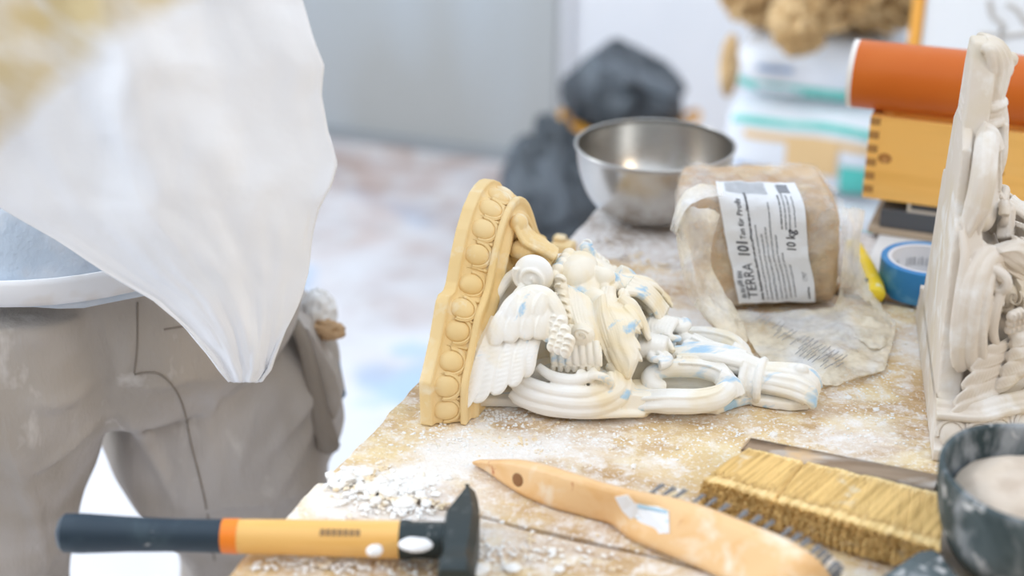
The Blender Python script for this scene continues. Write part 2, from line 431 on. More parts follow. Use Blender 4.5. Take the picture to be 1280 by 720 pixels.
def lock(b, Lf, Rt, n, bulge=.006, nstri=14, sd_=.0007, thick=.008, nt_=60, nu=70, seed=1, taper=.25):
    """a combed mass of hair between two edge curves"""
    Lc = catmull(Lf, 12); Rc = catmull(Rt, 12); n = Vector(n).normalized()
    def at(C, t): x = t*(len(C)-1); i = min(int(x), len(C)-2); return C[i].lerp(C[i+1], x-i)
    vs = []; ring = 2*nu
    for i in range(nt_+1):
        t = i/nt_; a = at(Lc, t); c = at(Rc, t)
        for j in range(ring):
            top = j < nu; q = (j if top else 2*nu-1-j)/(nu-1); e = max(0, math.sin(math.pi*q))**.55
            p = a.lerp(c, q)
            if top: p = p+n*(bulge*e*(1-taper*t) + e*sd_*(math.sin(q*nstri*6.28+2*n3((q*3, t*1.5, 0), 1, seed))+.8*math.sin(q*nstri*2.3*6.28+3*n3((q*2, t*2, 1), 1, seed)))+ e*.003*n3((q*4, t*.9, 2), 1, seed))
            else: p = p-n*(thick*e*(1-.4*t)+.0003)
            vs.append(p)
    fs = []
    for i in range(nt_):
        for j in range(ring): fs.append((i*ring+j, (i+1)*ring+j, (i+1)*ring+(j+1) % ring, i*ring+(j+1) % ring))
    fs.append(tuple(range(ring))); fs.append(tuple(nt_*ring+j for j in range(ring))[::-1])
    b.add(vs, fs)
def spiral(b, c, r0, r1, turns, rad, a0, ax, ay, lift=Vector((0, 0, 0)), n=50):
    P = []
    for q in range(n+1):
        t = q/n; a = a0+turns*2*math.pi*t; r = lerp(r0, r1, t); P.append(Vector(c)+Vector(ax)*(r*math.cos(a))+Vector(ay)*(r*math.sin(a))+lift*t)
    b.tube(P, (lambda t: rad*(1-.45*t)), 10, up=Vector(ax).cross(Vector(ay)))
def make_corbel(mats):
    """local axes: X from the shelf's flat face to the tip, Y across, Z out from the back"""
    msh, mfig, mtip = mats
    root = empty('plaster_corbel', (0, 0, 0))
    half = [(-.152, 0), (-.152, .044), (-.143, .053), (-.126, .074), (-.109, .103), (-.103, .1075), (-.089, .1065), (-.083, .112), (-.070, .134), (-.055, .153), (-.038, .1675), (-.020, .176), (-.008, .1785), (0, .179)]
    pts = [Vector((0, y, z)) for y, z in half]; pts += [Vector((0, -y, z)) for y, z in half[-2::-1]]
    seg = [(pts[i+1]-pts[i]).length for i in range(len(pts)-1)]; tot = sum(seg)
    def at0(s_):
        s_ = max(0, min(tot, s_)); i = 0
        while i < len(seg)-1 and s_ > seg[i]: s_ -= seg[i]; i += 1
        return pts[i].lerp(pts[i+1], s_/seg[i])
    N = 240
    raw = [at0(tot*i/N) for i in range(N+1)]
    sm = list(raw)
    for _ in range(60): sm = [sm[0]]+[(sm[i-1]+sm[i]*2+sm[i+1])/4 for i in range(1, N)]+[sm[-1]]
    def pick(A, s_): x = max(0, min(N-1e-6, s_/tot*N)); i = int(x); return A[i].lerp(A[i+1], x-i)
    def at(s_, k=0): return pick(raw, s_).lerp(pick(sm, s_), k)
    def nrm(s_): d = pick(sm, s_+.006)-pick(sm, s_-.006); return Vector((0, -d.z, d.y)).normalized()
    prof = [(0, .0), (.0115, 0), (.0120, .0045), (.0135, .0065), (.018, .0085), (.026, .0125), (.0335, .0165), (.034, .0125), (.0365, .0115), (.040, .0125), (.0402, .0170), (.0385, .0210), (.0390, .0250), (.0430, .0265), (.0450, .0290), (.0450, .0330), (.0415, .0355), (.0405, .041)]
    vs = []; n1 = N+1
    for x, off in prof:
        for i in range(n1):
            s_ = tot*i/N; k = min(1, off/.012); p = at(s_, k)-nrm(s_)*off; p.x = x; p.z = max(p.z, 0)
            if i in (0, N): p.y = math.copysign(.152-off, p.y); p.z = 0
            vs.append(p)
    fs = []
    for k in range(len(prof)-1):
        for i in range(N): fs.append((k*n1+i, (k+1)*n1+i, (k+1)*n1+i+1, k*n1+i+1))
        fs.append((k*n1, k*n1+N, (k+1)*n1+N, (k+1)*n1))
    fs.append(tuple(range(n1))); fs.append(tuple((len(prof)-1)*n1+i for i in range(n1))[::-1])
    b = MB(); b.add(vs, fs)
    for p_ in b.v:
        if p_.y > 0: p_.y *= .94
    sh = b.build('shelf', msh, root); bake(sh, voxel=.0009, smooth=3)
    # egg and dart band
    e_ = MB(); ne = 19; X = Vector((1, 0, 0)); tilt = math.atan2(.010, .021)
    for k in range(ne):
        s_ = tot*(k+.5)/ne; n = nrm(s_); t = Vector((0, n.z, -n.y)); p = at(s_, .9)-n*.0112; p.x = .0235
        ax = (X*math.cos(tilt)-n*math.sin(tilt)).normalized(); nn_ = ax.cross(t); nn_ = nn_ if nn_.dot(n) > 0 else -nn_
        hw = tot/ne*.37
        e_.ell(p-nn_*.0012-ax*.0022, (.0118, hw*1.02, .0062), (ax, t, nn_), 24, 14)
        for rr, th_ in ((1.08, .0014), (1.24, .0008)):
            ring = []
            for q in range(41):
                a = -1.75+3.5*q/40; ring.append(p+nn_*(.0008-.001*(rr-1))+ax*(.0118*rr*math.cos(a)-.0022*rr)+t*(hw*1.02*rr*math.sin(a)))
            e_.tube(ring, th_, 7, up=n)
        if k:
            s2 = tot*k/ne; n2 = nrm(s2); p2 = at(s2, .9)-n2*.0112; p2.x = .0235
            e_.tube([p2-ax*.009, p2, p2+ax*.0095], lambda t: .0005+.0012*t, 6, up=n2)
            e_.ell(p2+ax*.009, (.0028, .0018, .002), (ax, t, n2), 8, 6)
    for p_ in e_.v:
        if p_.y > 0: p_.y *= .94
    e_.build('egg_and_dart_band', msh, root, smooth='all')
    # ---- back plate and core
    hb = [(.03, .108), (.06, .098), (.118, .088), (.182, .078), (.190, .074), (.194, .060), (.250, .048), (.262, .032), (.274, .020), (.282, .022), (.312, .020), (.327, .012)]
    out = [Vector((x, -y, 0)) for x, y in hb]+[Vector((x, y, 0)) for x, y in hb[::-1]]
    b = MB(); b.prism(out, (0, 0, 0), (0, 0, .009))
    core = [(.040, .078, .10), (.07, .070, .088), (.10, .062, .074), (.14, .050, .052), (.17, .036, .036), (.20, .020, .026), (.258, .014, .020)]
    def coref(i, j):
        k = j*(len(core)-1); kk = min(int(k), len(core)-2); f = k-kk; x, w_, h_ = (lerp(core[kk][q], core[kk+1][q], f) for q in range(3))
        a = 2*math.pi*i; s_ = math.sin(a); c_ = math.cos(a)
        return Vector((x, w_*math.copysign(abs(c_)**.7, c_), .001+(h_*s_**.8 if s_ > 0 else 0)))
    b.grid(coref, 48, 40, True); b.f.append(tuple(range(len(b.v)-48, len(b.v)))); b.mi.append(0); b.f.append(tuple(range(len(b.v)-48*40, len(b.v)-48*39))[::-1]); b.mi.append(0)
    pl = b.build('back_plate', mfig, root); bake(pl, voxel=.0016, smooth=6)
    # ---- wing (near one from the picture, its twin mirrored)
    WN = Vector((-.2, -.72, .66)).normalized(); WA = Vector((.078, -.066, .108))
    def wp(x, y, l=0): return QP(x, y, WA+WN*l, WN)
    b = MB()
    for k, (r_, t_, w_, l) in enumerate([((676, 405), (655, 472), .0095, -.010), ((664, 402), (639, 484), .0105, -.008), ((651, 398), (617, 494), .0120, -.006), ((634, 392), (594, 504), .0130, -.003), ((622, 398), (577, 512), .0105, .000)]):
        blade(b, wp(*r_, l), wp(*t_, l-.004), w_, WN, .0065, bend=.005, barbs=30, bd=.00035)
    for k, (r_, t_, w_, l) in enumerate([((688, 384), (671, 424), .0095, .001), ((672, 380), (653, 424), .0110, .003), ((655, 378), (633, 428), .0115, .0045), ((640, 382), (615, 432), .0100, .0055)]):
        blade(b, wp(*r_, l), wp(*t_, l-.002), w_, WN, .0075, bend=.005, barbs=12, bd=.0003)
    for k, (r_, t_, w_, l) in enumerate([((683, 370), (667, 402), .011, .006), ((668, 367), (647, 406), .0125, .0075), ((652, 371), (630, 408), .0115, .008)]):
        blade(b, wp(*r_, l), wp(*t_, l-.002), w_, WN, .0085, bend=.004, barbs=8, bd=.0002)
    b.tube(catmull([wp(626, 404, .000), wp(634, 386, .003), wp(650, 373, .005), wp(668, 367, .006), wp(684, 372, .005), wp(697, 388, .002), wp(704, 404, -.002)], 8), lambda t: .0050+.0035*math.sin(math.pi*t), 14)
    # curly down in rows
    rd = random.Random(11)
    for row, (x0, y0, cnt, sz) in enumerate([(668, 386, 5, 7.5), (671, 397, 5, 7.5), (675, 409, 5, 7.5), (681, 421, 4, 7), (686, 433, 3, 6.5)]):
        for q in range(cnt):
            px = x0+q*8.6+row*1.0; py = y0+q*4.2+rd.uniform(-1, 1); m = sz/1300
            P = wp(px, py, .001-.0012*row)
            b.ell(P, (m*1.0, m*.8, m*1.15), None, 14, 10)
            spiral(b, P+WN*m*.75, m*.75, m*.1, 1.3, .0011, q+row, (1, 0, 0), (0, -.5, .86), n=18)
    for q in range(7):                             # hanging tassels
        x = 690+q*9.2
        b.tube(catmull([Q(x, 424+q*.6, -.072), Q(x+1, 440, -.080), Q(x+2, 452, -.084), Q(x+1, 464, -.084)], 6), lambda t: .0036*(1-.25*t), 10)
        b.tube(catmull([Q(x+4, 430+q*.6, -.074), Q(x+5, 446, -.082), Q(x+5, 458, -.085)], 6), lambda t: .0022, 8)
    b.ell(Q(727, 419, -.070), (.0125, .010, .0115), None, 20, 14); b.ell(Q(713, 416, -.070), (.0072, .007, .0085), None, 16, 10)
    spiral(b, Q(727, 419, -.0805), .008, .001, 1.5, .0014, .5, (1, 0, 0), (0, -.3, .95))
    for bb in (b, mir(b, .92, .74)):
        bake(bb.build('wing', mfig, root), voxel=.00075, smooth=1)
    # ---- crescent shell scroll under the wing
    b = MB()
    def ar(pp, r_, n_=8): b.tube(catmull([Q(*p) for p in pp], n_), (lambda t: r_*(.75+.35*math.sin(math.pi*t))), 12)
    b.ell((.118, -.068, .022), (.060, .026, .020), None, 30, 18)
    ar([(640, 490, -.100), (655, 500, -.103), (690, 508, -.103), (730, 511, -.099), (762, 505, -.090), (780, 490, -.078), (782, 472, -.068)], .0075)
    ar([(642, 478, -.100), (660, 491, -.104), (695, 499, -.104), (730, 502, -.100), (758, 497, -.092), (774, 484, -.080), (774, 466, -.070), (760, 455, -.066)], .0070)
    ar([(645, 468, -.098), (662, 478, -.102), (692, 488, -.103), (725, 491, -.100), (750, 488, -.092), (763, 478, -.083), (762, 466, -.076)], .0055)
    ar([(672, 458, -.092), (690, 470, -.096), (715, 475, -.096), (738, 470, -.090), (744, 459, -.082)], .0050)
    spiral(b, Q(748, 477, -.088), .0165, .003, 1.4, .0055, 2.6, (1, 0, 0), (0, -.45, .89), Vector((0, -.004, .003)))
    ar([(642, 500, -.104), (680, 514, -.106), (730, 518, -.100), (775, 517, -.090), (805, 518, -.078)], .0040)
    b.prism([Q(778, 493, -.080), Q(812, 490, -.066), Q(816, 516, -.070), Q(800, 520, -.075), Q(770, 516, -.088)], (0, 0, 0), (0, .03, 0)); b.prism([Q(770, 492, -.085), Q(814, 496, -.072), Q(817, 517, -.075), Q(770, 519, -.090)], (0, 0, 0), (0, .02, 0))
    for bb in (b, mir(b)): bake(bb.build('scroll', mfig, root), voxel=.0009, smooth=1)
    # ---- C scroll towards the tip, leaf and small volute
    b = MB()
    Cp = [QZ(792, 505, .009), QZ(835, 503, .016), QZ(870, 503, .018), QZ(897, 497, .019), QZ(909, 484, .021), QZ(902, 470, .025), QZ(880, 462, .028), QZ(850, 460, .030), QZ(824, 463, .030), QZ(812, 472, .026), QZ(816, 482, .022), QZ(828, 485, .018)]
    b.tube(catmull(Cp, 8), lambda t: ((.0120-.0045*t)*min(1, .55+t*5), (.0110-.0035*t)*min(1, .55+t*5)), 16)
    for k, dz in ((-.0065, .0085), (.0045, .0100)):
        b.tube(catmull([p+Vector((0, k, dz)) for p in Cp[:8]], 8), lambda t: .0021*(1-.4*t), 8)
    b.tube(catmull([p+Vector((.003*math.cos(i), -.0085 if i < 4 else .002, .001)) for i, p in enumerate(Cp[:5])], 8), lambda t: .0035, 8)
    b.tube(catmull([QZ(898, 470, .030), QZ(915, 480, .024), QZ(922, 495, .014)], 8), .008, 10)
    vc_ = QZ(822, 449, .042)
    spiral(b, vc_, .0115, .0015, 1.5, .0050, -1.2, (1, 0, 0), (0, 1, 0), Vector((0, 0, .004)))
    for q in range(7):
        x = 803+q*4.6
        b.tube(catmull([QZ(x-7, 446, .040), QZ(x-3, 432, .051), QZ(x+1, 418+q*1.1, .052-.001*q), QZ(x+6+q*.8, 424+2.6*q, .040)], 6), lambda t: .0030+.0012*math.sin(3.14*t), 8)
    b.ell(QZ(815, 440, .035), (.018, .012, .012))
    b.tube(catmull([QZ(845, 452, .032), QZ(880, 452, .032), QZ(915, 456, .030), QZ(940, 464, .026)], 7), lambda t: (.008, .006), 12)
    for bb in (b, mir(b)): bake(bb.build('scroll', mtip, root), voxel=.0009, smooth=1)
    # ---- volute beside the head
    b = MB(); vc_ = Q(667, 343, -.050)
    b.ell(vc_, (.0190, .0120, .0190), None, 30, 20)
    spiral(b, vc_+Vector((0, -.0085, 0)), .0165, .002, 1.7, .0026, 2.6, (1, 0, 0), (0, -.15, 1), Vector((0, -.004, 0)))
    b.tube(catmull([Q(612, 400, -.070), Q(618, 375, -.062), Q(632, 352, -.050), Q(648, 340, -.040), Q(660, 336, -.034)], 8), (lambda t: .0055), 12, up=(1, 0, 0))
    b.tube(catmull([Q(640, 392, -.085), Q(642, 374, -.070), Q(654, 358, -.060)], 8), .004, 10)
    for bb in (b, mir(b, .9, .72)): bake(bb.build('volute', mfig, root), voxel=.0009, smooth=2)
    # ---- keystone acanthus by the shelf
    b = MB()
    k0 = QX(645, 284, .047); k1 = QX(655, 302, .056); k2 = QX(672, 311, .068); k3 = QX(692, 322, .082); Yk = Vector((0, 1, 0))
    b.ell(k0, (.0085, .010, .0095), None, 20, 14)
    b.tube(catmull([k0, k1, k2, k3], 8), lambda t: (.009+.003*t, .0060), 14)
    for sg in (-1, 1):
        b.ell(QX(652, 313, .052)+Yk*sg*.008, (.013, .010, .0100), None, 18, 12)
        b.tube(catmull([k0+Yk*sg*.009, k1+Yk*sg*.012, k2+Yk*sg*.011, k3+Yk*sg*.005], 7), .0028, 8)
    b.tube(catmull([QX(644, 318, .040), QX(665, 322, .060), QX(690, 330, .080)], 8), lambda t: (.014-.003*t, .010), 14)
    bake(b.build('acanthus_leaf', msh, root), voxel=.0009, smooth=2)
    # ---- head: face looks outwards (+Z), crown towards the shelf, beard towards the tip
    b = MB(); H = lambda x, y, Y=0.: Q(x, y, Y)
    b.ell((.100, 0, .070), (.034, .036, .040), None, 40, 26)
    b.ell(H(722, 338), (.019, .027, .017), None, 26, 18)              # forehead
    b.tube(catmull([H(734, 344), H(745, 342), H(756, 345), H(762, 352)], 6), lambda t: (.0055+.0035*t, .0075), 14)     # nose
    b.ell(H(755, 347), (.0110, .0100, .0100), None, 24, 16)
    for sg in (-1, 1):
        s_ = Vector((1, sg, 1))
        b.ell(H(759, 354)+Vector((0, sg*.008, 0)), (.0055, .0045, .005), None, 14, 10)
        b.tube(catmull([H(733, 341)+Vector((0, sg*.004, .001)), H(731, 342)+Vector((0, sg*.015, 0)), H(736, 352)+Vector((0, sg*.026, 0))], 7), lambda t: .0045-.0015*t, 12)
        b.ell(H(737, 353)+Vector((0, sg*.0175, 0)), (.0066, .0075, .0060), None, 18, 12)
        b.tube(catmull([H(736, 348)+Vector((0, sg*.008, 0)), H(736, 346)+Vector((0, sg*.0145, .0015)), H(738, 353)+Vector((0, sg*.021, 0))], 6), .0015, 8)
        b.tube(catmull([H(744, 350)+Vector((0, sg*.009, 0)), H(746, 350)+Vector((0, sg*.0145, .0015)), H(744, 356)+Vector((0, sg*.020, 0))], 6), .0013, 8)
        b.ell(H(752, 362)+Vector((0, sg*.022, 0)), (.012, .010, .010), None, 20, 14)
        b.ell(H(712, 380)+Vector((0, sg*.037, 0)), (.008, .005, .012), None, 14, 10)
    b.ell(H(768, 358), (.003, .009, .0035)); b.ell(H(777, 366), (.0035, .008, .004)); b.ell(H(780, 375), (.006, .012, .008))
    bake(b.build('head', mfig, root), voxel=.0008, smooth=2)
    # ---- hair, moustache and beard
    b = MB(); rnd = random.Random(4)
    for sg in (-1, 1):
        for q in range(6):
            c_ = H(708-q*.5, 322+q*1.5, 0)+Vector((-.002*q*.5, sg*(.004+.0075*q), -.0006*q*q)); b.ell(c_, (.0065, .006, .0065), None, 14, 10)
            c_ = H(698-q*.5, 332+q*1.5, 0)+Vector((-.002*q*.5, sg*(.004+.0075*q), -.0006*q*q)); b.ell(c_, (.0075, .006, .0075), None, 14, 10)
            spiral(b, c_+Vector((0, 0, .005)), .006, .001, 1.2, .0013, q, (1, 0, 0), (0, 1, 0), n=16)
    side = MB()
    for q in range(6):
        P = Q(700+q*1.5, 352+q*9.5, -.040-.004*q); side.ell(P, (.0068, .006, .0075), None, 14, 10); spiral(side, P+Vector((0, -.004, .003)), .006, .001, 1.2, .0014, q*1.3, (1, 0, 0), (0, -.5, .86), n=16)
    lock(side, [Q(701, 352, -.026), Q(697, 368, -.038), Q(700, 390, -.052), Q(708, 410, -.062), Q(716, 428, -.070)],
         [Q(738, 372, -.028), Q(742, 382, -.036), Q(744, 396, -.046), Q(748, 416, -.056), Q(752, 438, -.064)], (-.05, -.8, .6), .010, 11, .0006, .02, seed=3)
    lock(side, [Q(741, 380, -.034), Q(742, 400, -.046), Q(746, 420, -.057), Q(754, 442, -.066), Q(764, 462, -.070)],
         [Q(757, 366, -.030), Q(760, 390, -.046), Q(768, 420, -.056), Q(776, 444, -.062), Q(780, 468, -.066)], (.05, -.8, .6), .006, 6, .0006, .016, seed=5)
    # the great moustache, flowing down in one sweep with jagged lock ends
    lock(side, [Q(750, 362, -.008), Q(744, 376, -.024), Q(744, 395, -.042), Q(754, 420, -.058), Q(764, 443, -.068), Q(776, 466, -.074), Q(783, 475, -.076)],
         [Q(770, 360, -.006), Q(772, 374, -.015), Q(784, 386, -.026), Q(795, 402, -.040), Q(793, 424, -.052), Q(799, 446, -.062), Q(788, 474, -.072)], (.10, -.72, .68), .009, 16, .00045, .016, seed=9, nt_=80)
    for (x, y, Y, x2, y2, Y2, w_) in [(780, 385, -.026, 803, 411, -.040, .006), (776, 398, -.036, 801, 417, -.043, .006), (772, 405, -.042, 790, 423, -.048, .006), (776, 415, -.046, 801, 438, -.054, .0065), (774, 425, -.052, 803, 452, -.060, .0065), (772, 440, -.060, 794, 462, -.066, .006), (766, 436, -.062, 784, 478, -.074, .006)]:
        blade(side, Q(x, y, Y), Q(x2, y2, Y2), w_, (.10, -.72, .68), .006, bend=.003, barbs=1, bd=0, ns=24, shape=lambda t: (1-t**2)**.6)
    for q in range(5):
        side.tube(catmull([Q(775, 372, -.006-.004*q), Q(790, 378+q*2, -.010-.004*q), Q(800, 392+q*2, -.014-.004*q), Q(808, 410+q*2, -.018-.004*q), Q(812, 425, -.02-.004*q)], 7), lambda t: .0042*(1-.4*t), 8)
    for bb in (side, mir(side)): b.add(bb.v, bb.f)
    bake(b.build('hair_and_beard', mfig, root), voxel=.0007, smooth=1)
    # ---- ribbed neck, band and curled leaf tip
    b = MB()
    b.tube(catmull([(.185, 0, .026), (.215, 0, .031), (.245, 0, .030), (.262, 0, .026)], 6), lambda t: (.014-.002*t, .012), 14)
    for sg in (-1, 1):
        b.tube(catmull([(.19, sg*.012, .034), (.22, sg*.012, .039), (.25, sg*.010, .036)], 6), .004, 8)
    for x, r_ in ((.252, .0200), (.260, .0165), (.267, .0195)):
        ring = [Vector((x, r_*1.15*math.cos(a), .016+r_*.95*math.sin(a))) for a in [math.pi*2*i/24 for i in range(24)]]
        b.tube([Vector((p.x, p.y, max(.003, p.z))) for p in ring], .0040, 8, up=(1, 0, 0), closed=True)
    b.tube(catmull([(.255, 0, .018), (.280, 0, .020), (.298, 0, .018), (.312, 0, .015)], 6), lambda t: (.016+.004*t, .015), 16)
    for q in range(-4, 5):
        a = q*.36; sy, cz = math.sin(a), math.cos(a)
        b.tube(catmull([(.270, .015*sy, .017+.014*cz), (.288, .018*sy, .017+.016*cz), (.304, .021*sy, .016+.017*cz), (.316, .021*sy, .012+.013*cz), (.318, .018*sy, .008+.005*cz)], 6), lambda t: .0042, 8)
    b.ell((.303, -.004, .036), (.007, .006, .006)); b.ell((.296, 0, .033), (.009, .007, .006))
    for p_ in b.v: p_.x += .013
    bake(b.build('leaf_tip', mtip, root), voxel=.0009, smooth=1)
    return root
def kids(o): return [c for c in bpy.data.objects if c.parent == o]
c1 = make_corbel((m_yel, m_crm, m_crm2))
c1.location = O1; c1.rotation_euler = (0, 0, -A1)
tag(c1, 'cream and yellow plaster corbel with blue stains, lying on its back in mid bench', 'corbel')
c2 = c1.copy(); COL.objects.link(c2)
for ch in kids(c1):
    if ch.parent != c1: continue
    c = ch.copy(); COL.objects.link(c); c.parent = c2
    for sl in c.material_slots: sl.link = 'OBJECT'; sl.material = m_gry
A2 = R(11.7)
n2 = Vector((math.cos(A2), -math.sin(A2), 0)); y2 = Vector((-math.sin(A2), -math.cos(A2), 0))
pc = T(1165, 577) - y2*.143
rot = Matrix((Vector((0, 0, 1)), y2, n2)).transposed()
c2.rotation_mode = 'XYZ'; c2.rotation_euler = rot.to_euler(); c2.location = pc + Vector((0, 0, .0008))
b = MB(); hs = [(.0, .132), (.035, .132), (.045, .112), (.10, .098), (.16, .078), (.165, .066), (.21, .058), (.25, .044), (.255, .034), (.31, .026), (.334, .014)]
b.prism([Vector((x, -y, .0005)) for x, y in hs]+[Vector((x, y*.93, .0005)) for x, y in hs[::-1]], (0, 0, 0), (0, 0, .021))
sl_ = b.build('backing_slab', m_gry, c2, smooth=False); mm_ = sl_.modifiers.new('b', 'BEVEL'); mm_.width = .003; mm_.segments = 3
bake(sl_, disp=lambda c: c+Vector((.0012*n3(c, 45, 2), .0012*n3(c, 45, 6), 0)))
c2['label'] = 'pale grey-white plaster corbel standing upright on its shelf at the right edge of the bench'

# ================================================================== STEEL MIXING BOWL
m_steel = mat('brushed_steel', (.52, .50, .47), .27, 1.0, bump=[((6, 6, 260), .05, .0004)])
m_steel_out = m_steel
m_powder = mat('dried_plaster_smear', (.70, .60, .46), .8)
gb = 1.623; P0 = T(815, 268); rim_z = .99
bp = Vector((P0.x, P0.y, TZ+.0022))
RB = 98.5*(G(814, 181, P0.y).y*math.cos(PITCH)+(CAMZ-rim_z)*math.sin(PITCH))/FOC
bowl = empty('mixing_bowl', bp); tag(bowl, 'round stainless steel mixing bowl on the back plank', 'bowl')
Hb = rim_z-bp.z
def bprof(t): a = t*math.pi/2; return (RB*(.40+.60*math.sin(a)**.85) if t > 0 else 0, Hb*(1-math.cos(a))**.92)
outp = [(0, .0006), (RB*.36, .0004), (RB*.42, .0012)]
for i in range(1, 25):
    t = i/24; a = t*math.pi/2*.96; outp.append((RB*(.42+.58*math.sin(a)**.8), .0012+(Hb-.0012)*((1-math.cos(a))/(1-math.cos(math.pi/2*.96)))**.95))
full = outp+[(RB+.0012, Hb), (RB+.0016, Hb+.0010), (RB+.0004, Hb+.0018), (RB-.0016, Hb+.0008)]+[(max(0, r-.0013), z+.0014) for r, z in outp[::-1]]
b = MB(); b.lathe((0, 0, 0), full, 96); o = b.build('bowl_body', m_steel, bowl, smooth='all')
b = MB(); b.lathe((0, 0, 0), [(RB+.0002, Hb-.0004), (RB+.0024, Hb-.0002), (RB+.0026, Hb+.0014), (RB+.0004, Hb+.0022), (RB-.0014, Hb+.0014), (RB+.0002, Hb-.0004)], 96); b.build('rolled_rim', m_steel, bowl, smooth='all')

# ================================================================== CLAY BLOCK IN ITS PLASTIC BAG
m_clay = mat('brown_clay', (.54, .35, .19), .55, layers=[((.64, .45, .25), 14, .42, .62, 3, 1), ((.40, .27, .16), 30, .55, .7, 3, 2)], bump=[(40, .5, .004)])
m_film = mat('clear_plastic_film', (.92, .79, .57), .22, layers=[((.90, .90, .90), 18, .42, .60, 4, 3)], spec=.7,
             bump=[(60, .8, .004), (200, .4, .0015)], alpha=(.38, .72, 26, .06, .62))
m_film2 = mat('crumpled_film_on_bench', (.97, .88, .70), .25, layers=[((.92, .92, .92), 14, .42, .60, 4, 3)], spec=.7,
              bump=[(50, .5, .003), (200, .3, .001)], alpha=(.36, .66, 18, .14, .78))
m_label = mat('white_paper_label', (.84, .85, .87), .5, bump=[(30, .4, .002)])
m_ink = mat('label_ink', (.06, .06, .07), .6)
m_ink2 = mat('grey_label_ink', (.25, .26, .28), .6)
clay = empty('bagged_clay_block', T(945, 372)); tag(clay, 'brown clay block in clear plastic bag with white text label', 'clay')
g0 = T(920, 390).y
# eight corners of the block: front bottom L/R, front top L/R, back bottom, back top
zt = 1.026
def gz(x, y, z): return T(x, y, z)
FBL = gz(876, 388, TZ+.003); FBR = gz(1050, 384, TZ+.003)
FTL = gz(838, 240, zt); FTR = gz(1060, 262, zt-.004)
BTL = gz(846, 203, zt); BTR = gz(1022, 201, zt+.001)
BBL = FBL+(BTL-FTL)*1.0+V*.02; BBR = FBR+(BTR-FTR)+V*.02; BBL.z = BBR.z = TZ+.003
def tri(a, c, h):                                  # a across, c depth 0 front .. 1 back, h height
    f0 = FBL.lerp(FBR, a).lerp(FTL.lerp(FTR, a), h); k0 = BBL.lerp(BBR, a).lerp(BTL.lerp(BTR, a), h); return f0.lerp(k0, c)
def blk(a, s_):
    """s_ runs around the section: 0 back bottom, up the back, over the top (.25-.5), down the front (.5-.75), under"""
    ang = s_*2*math.pi; c_ = -math.cos(ang+math.pi/4); s2 = math.sin(ang-math.pi/4)
    m_ = 6.5; k = (abs(c_)**m_+abs(s2)**m_)**(-1/m_); cc = c_*k; ss = s2*k
    e = abs(a*2-1); sh = (1-max(0, (e-.86)/.14)**2.6*.35) if e < 1 else .65
    d = .5-cc*.5*sh if False else .5+(-cc)*-.5*sh
    return tri(a, .5-.5*(-cc)*sh, .5+.5*ss*sh)
# find the direction: make front = depth 0
def blkp(a, ang, off=0.0):
    m_ = 7.0; x = math.cos(ang); y = math.sin(ang); k = (abs(x)**m_+abs(y)**m_)**(-1/m_); x *= k; y *= k
    e = abs(a*2-1); sh = 1-.30*max(0, (e-.84)/.16)**2.4
    sag = .05*math.sin(math.pi*a)
    p = tri(a, .5-.5*x*sh, .5+.5*y*sh)            # ang 0 = front, pi/2 = top
    nn_ = (p-tri(.5, .5, .5)); q = Vector((0, 0, 0))
    n_ = (U*0 + (-V)*x + Vector((0, 0, 1))*y + (U*(1 if a > .5 else -1))*max(0, (e-.84)/.16)*.9); n_.normalize()
    d = .0045*fb(p, 16, 2)+.0018*fb(p, 55, 4)
    r_ = p+n_*(off+d)
    r_.z = max(r_.z, TZ+.003+off*.5)
    return r_
b = MB()
def cf(i, j):
    return blkp(j, i*2*math.pi)
b.grid(cf, 140, 90, True)
nlast = len(b.v)
b.f.append(tuple(range(140))[::-1]); b.mi.append(0); b.f.append(tuple(range(nlast-140, nlast))); b.mi.append(0)
here(b.build('clay_block', m_clay, smooth='all'), clay)
# clinging film
b = MB()
def cf2(i, j):
    a = -.012+1.035*j; p = blkp(min(1, max(0, a)), i*2*math.pi, .0030+.0022*abs(fb((i*9, j*5, 0), 1, 5)))
    if a > 1: p += U*(a-1)*.3
    return p
b.grid(cf2, 150, 100, True); 
here(b.build('bag_film', m_film, smooth='all'), clay)
# label: follows the top and front of the block; lu 0..1 across, lv 0..1 from top edge down to its foot
def lab(lu, lv, off=.0075):
    xt = lerp(897, 1000, lu); xb = lerp(929, 1019, lu)
    if lv < .12:
        k = lv/.12; ang = lerp(math.pi*.5-.28, math.pi*.25+.1, k)
    else: ang = lerp(math.pi*.25+.1, -math.pi*.25+.12, (lv-.12)/.88)
    # fraction across the block at this height
    h = (1-lv)
    a = lerp(lerp(.265, .745, lu), lerp(.305, .830, lu), lv)
    a += .006*math.sin(lv*9)*(1 if lu > .5 else .4)
    return blkp(a, ang, off)
b = MB(); b.grid(lambda i, j: lab(i, j), 40, 60)
lo = here(b.build('paper_label', m_label, smooth='all'), clay)
def text_mesh(body, size, mp, name, m, parent, bold=0.0, shear=0):
    cu = bpy.data.curves.new(name, 'FONT'); cu.body = body; cu.size = size; cu.offset = bold; cu.resolution_u = 3; cu.shear = shear
    ob = bpy.data.objects.new(name, cu); COL.objects.link(ob)
    dg = bpy.context.evaluated_depsgraph_get(); dg.update()
    me = bpy.data.meshes.new_from_object(ob.evaluated_get(dg)); bpy.data.objects.remove(ob)
    for v in me.vertices: v.co = mp(v.co.x, v.co.y)
    me.materials.clear(); me.materials.append(m)
    o = bpy.data.objects.new(name, me); COL.objects.link(o); return here(o, parent)
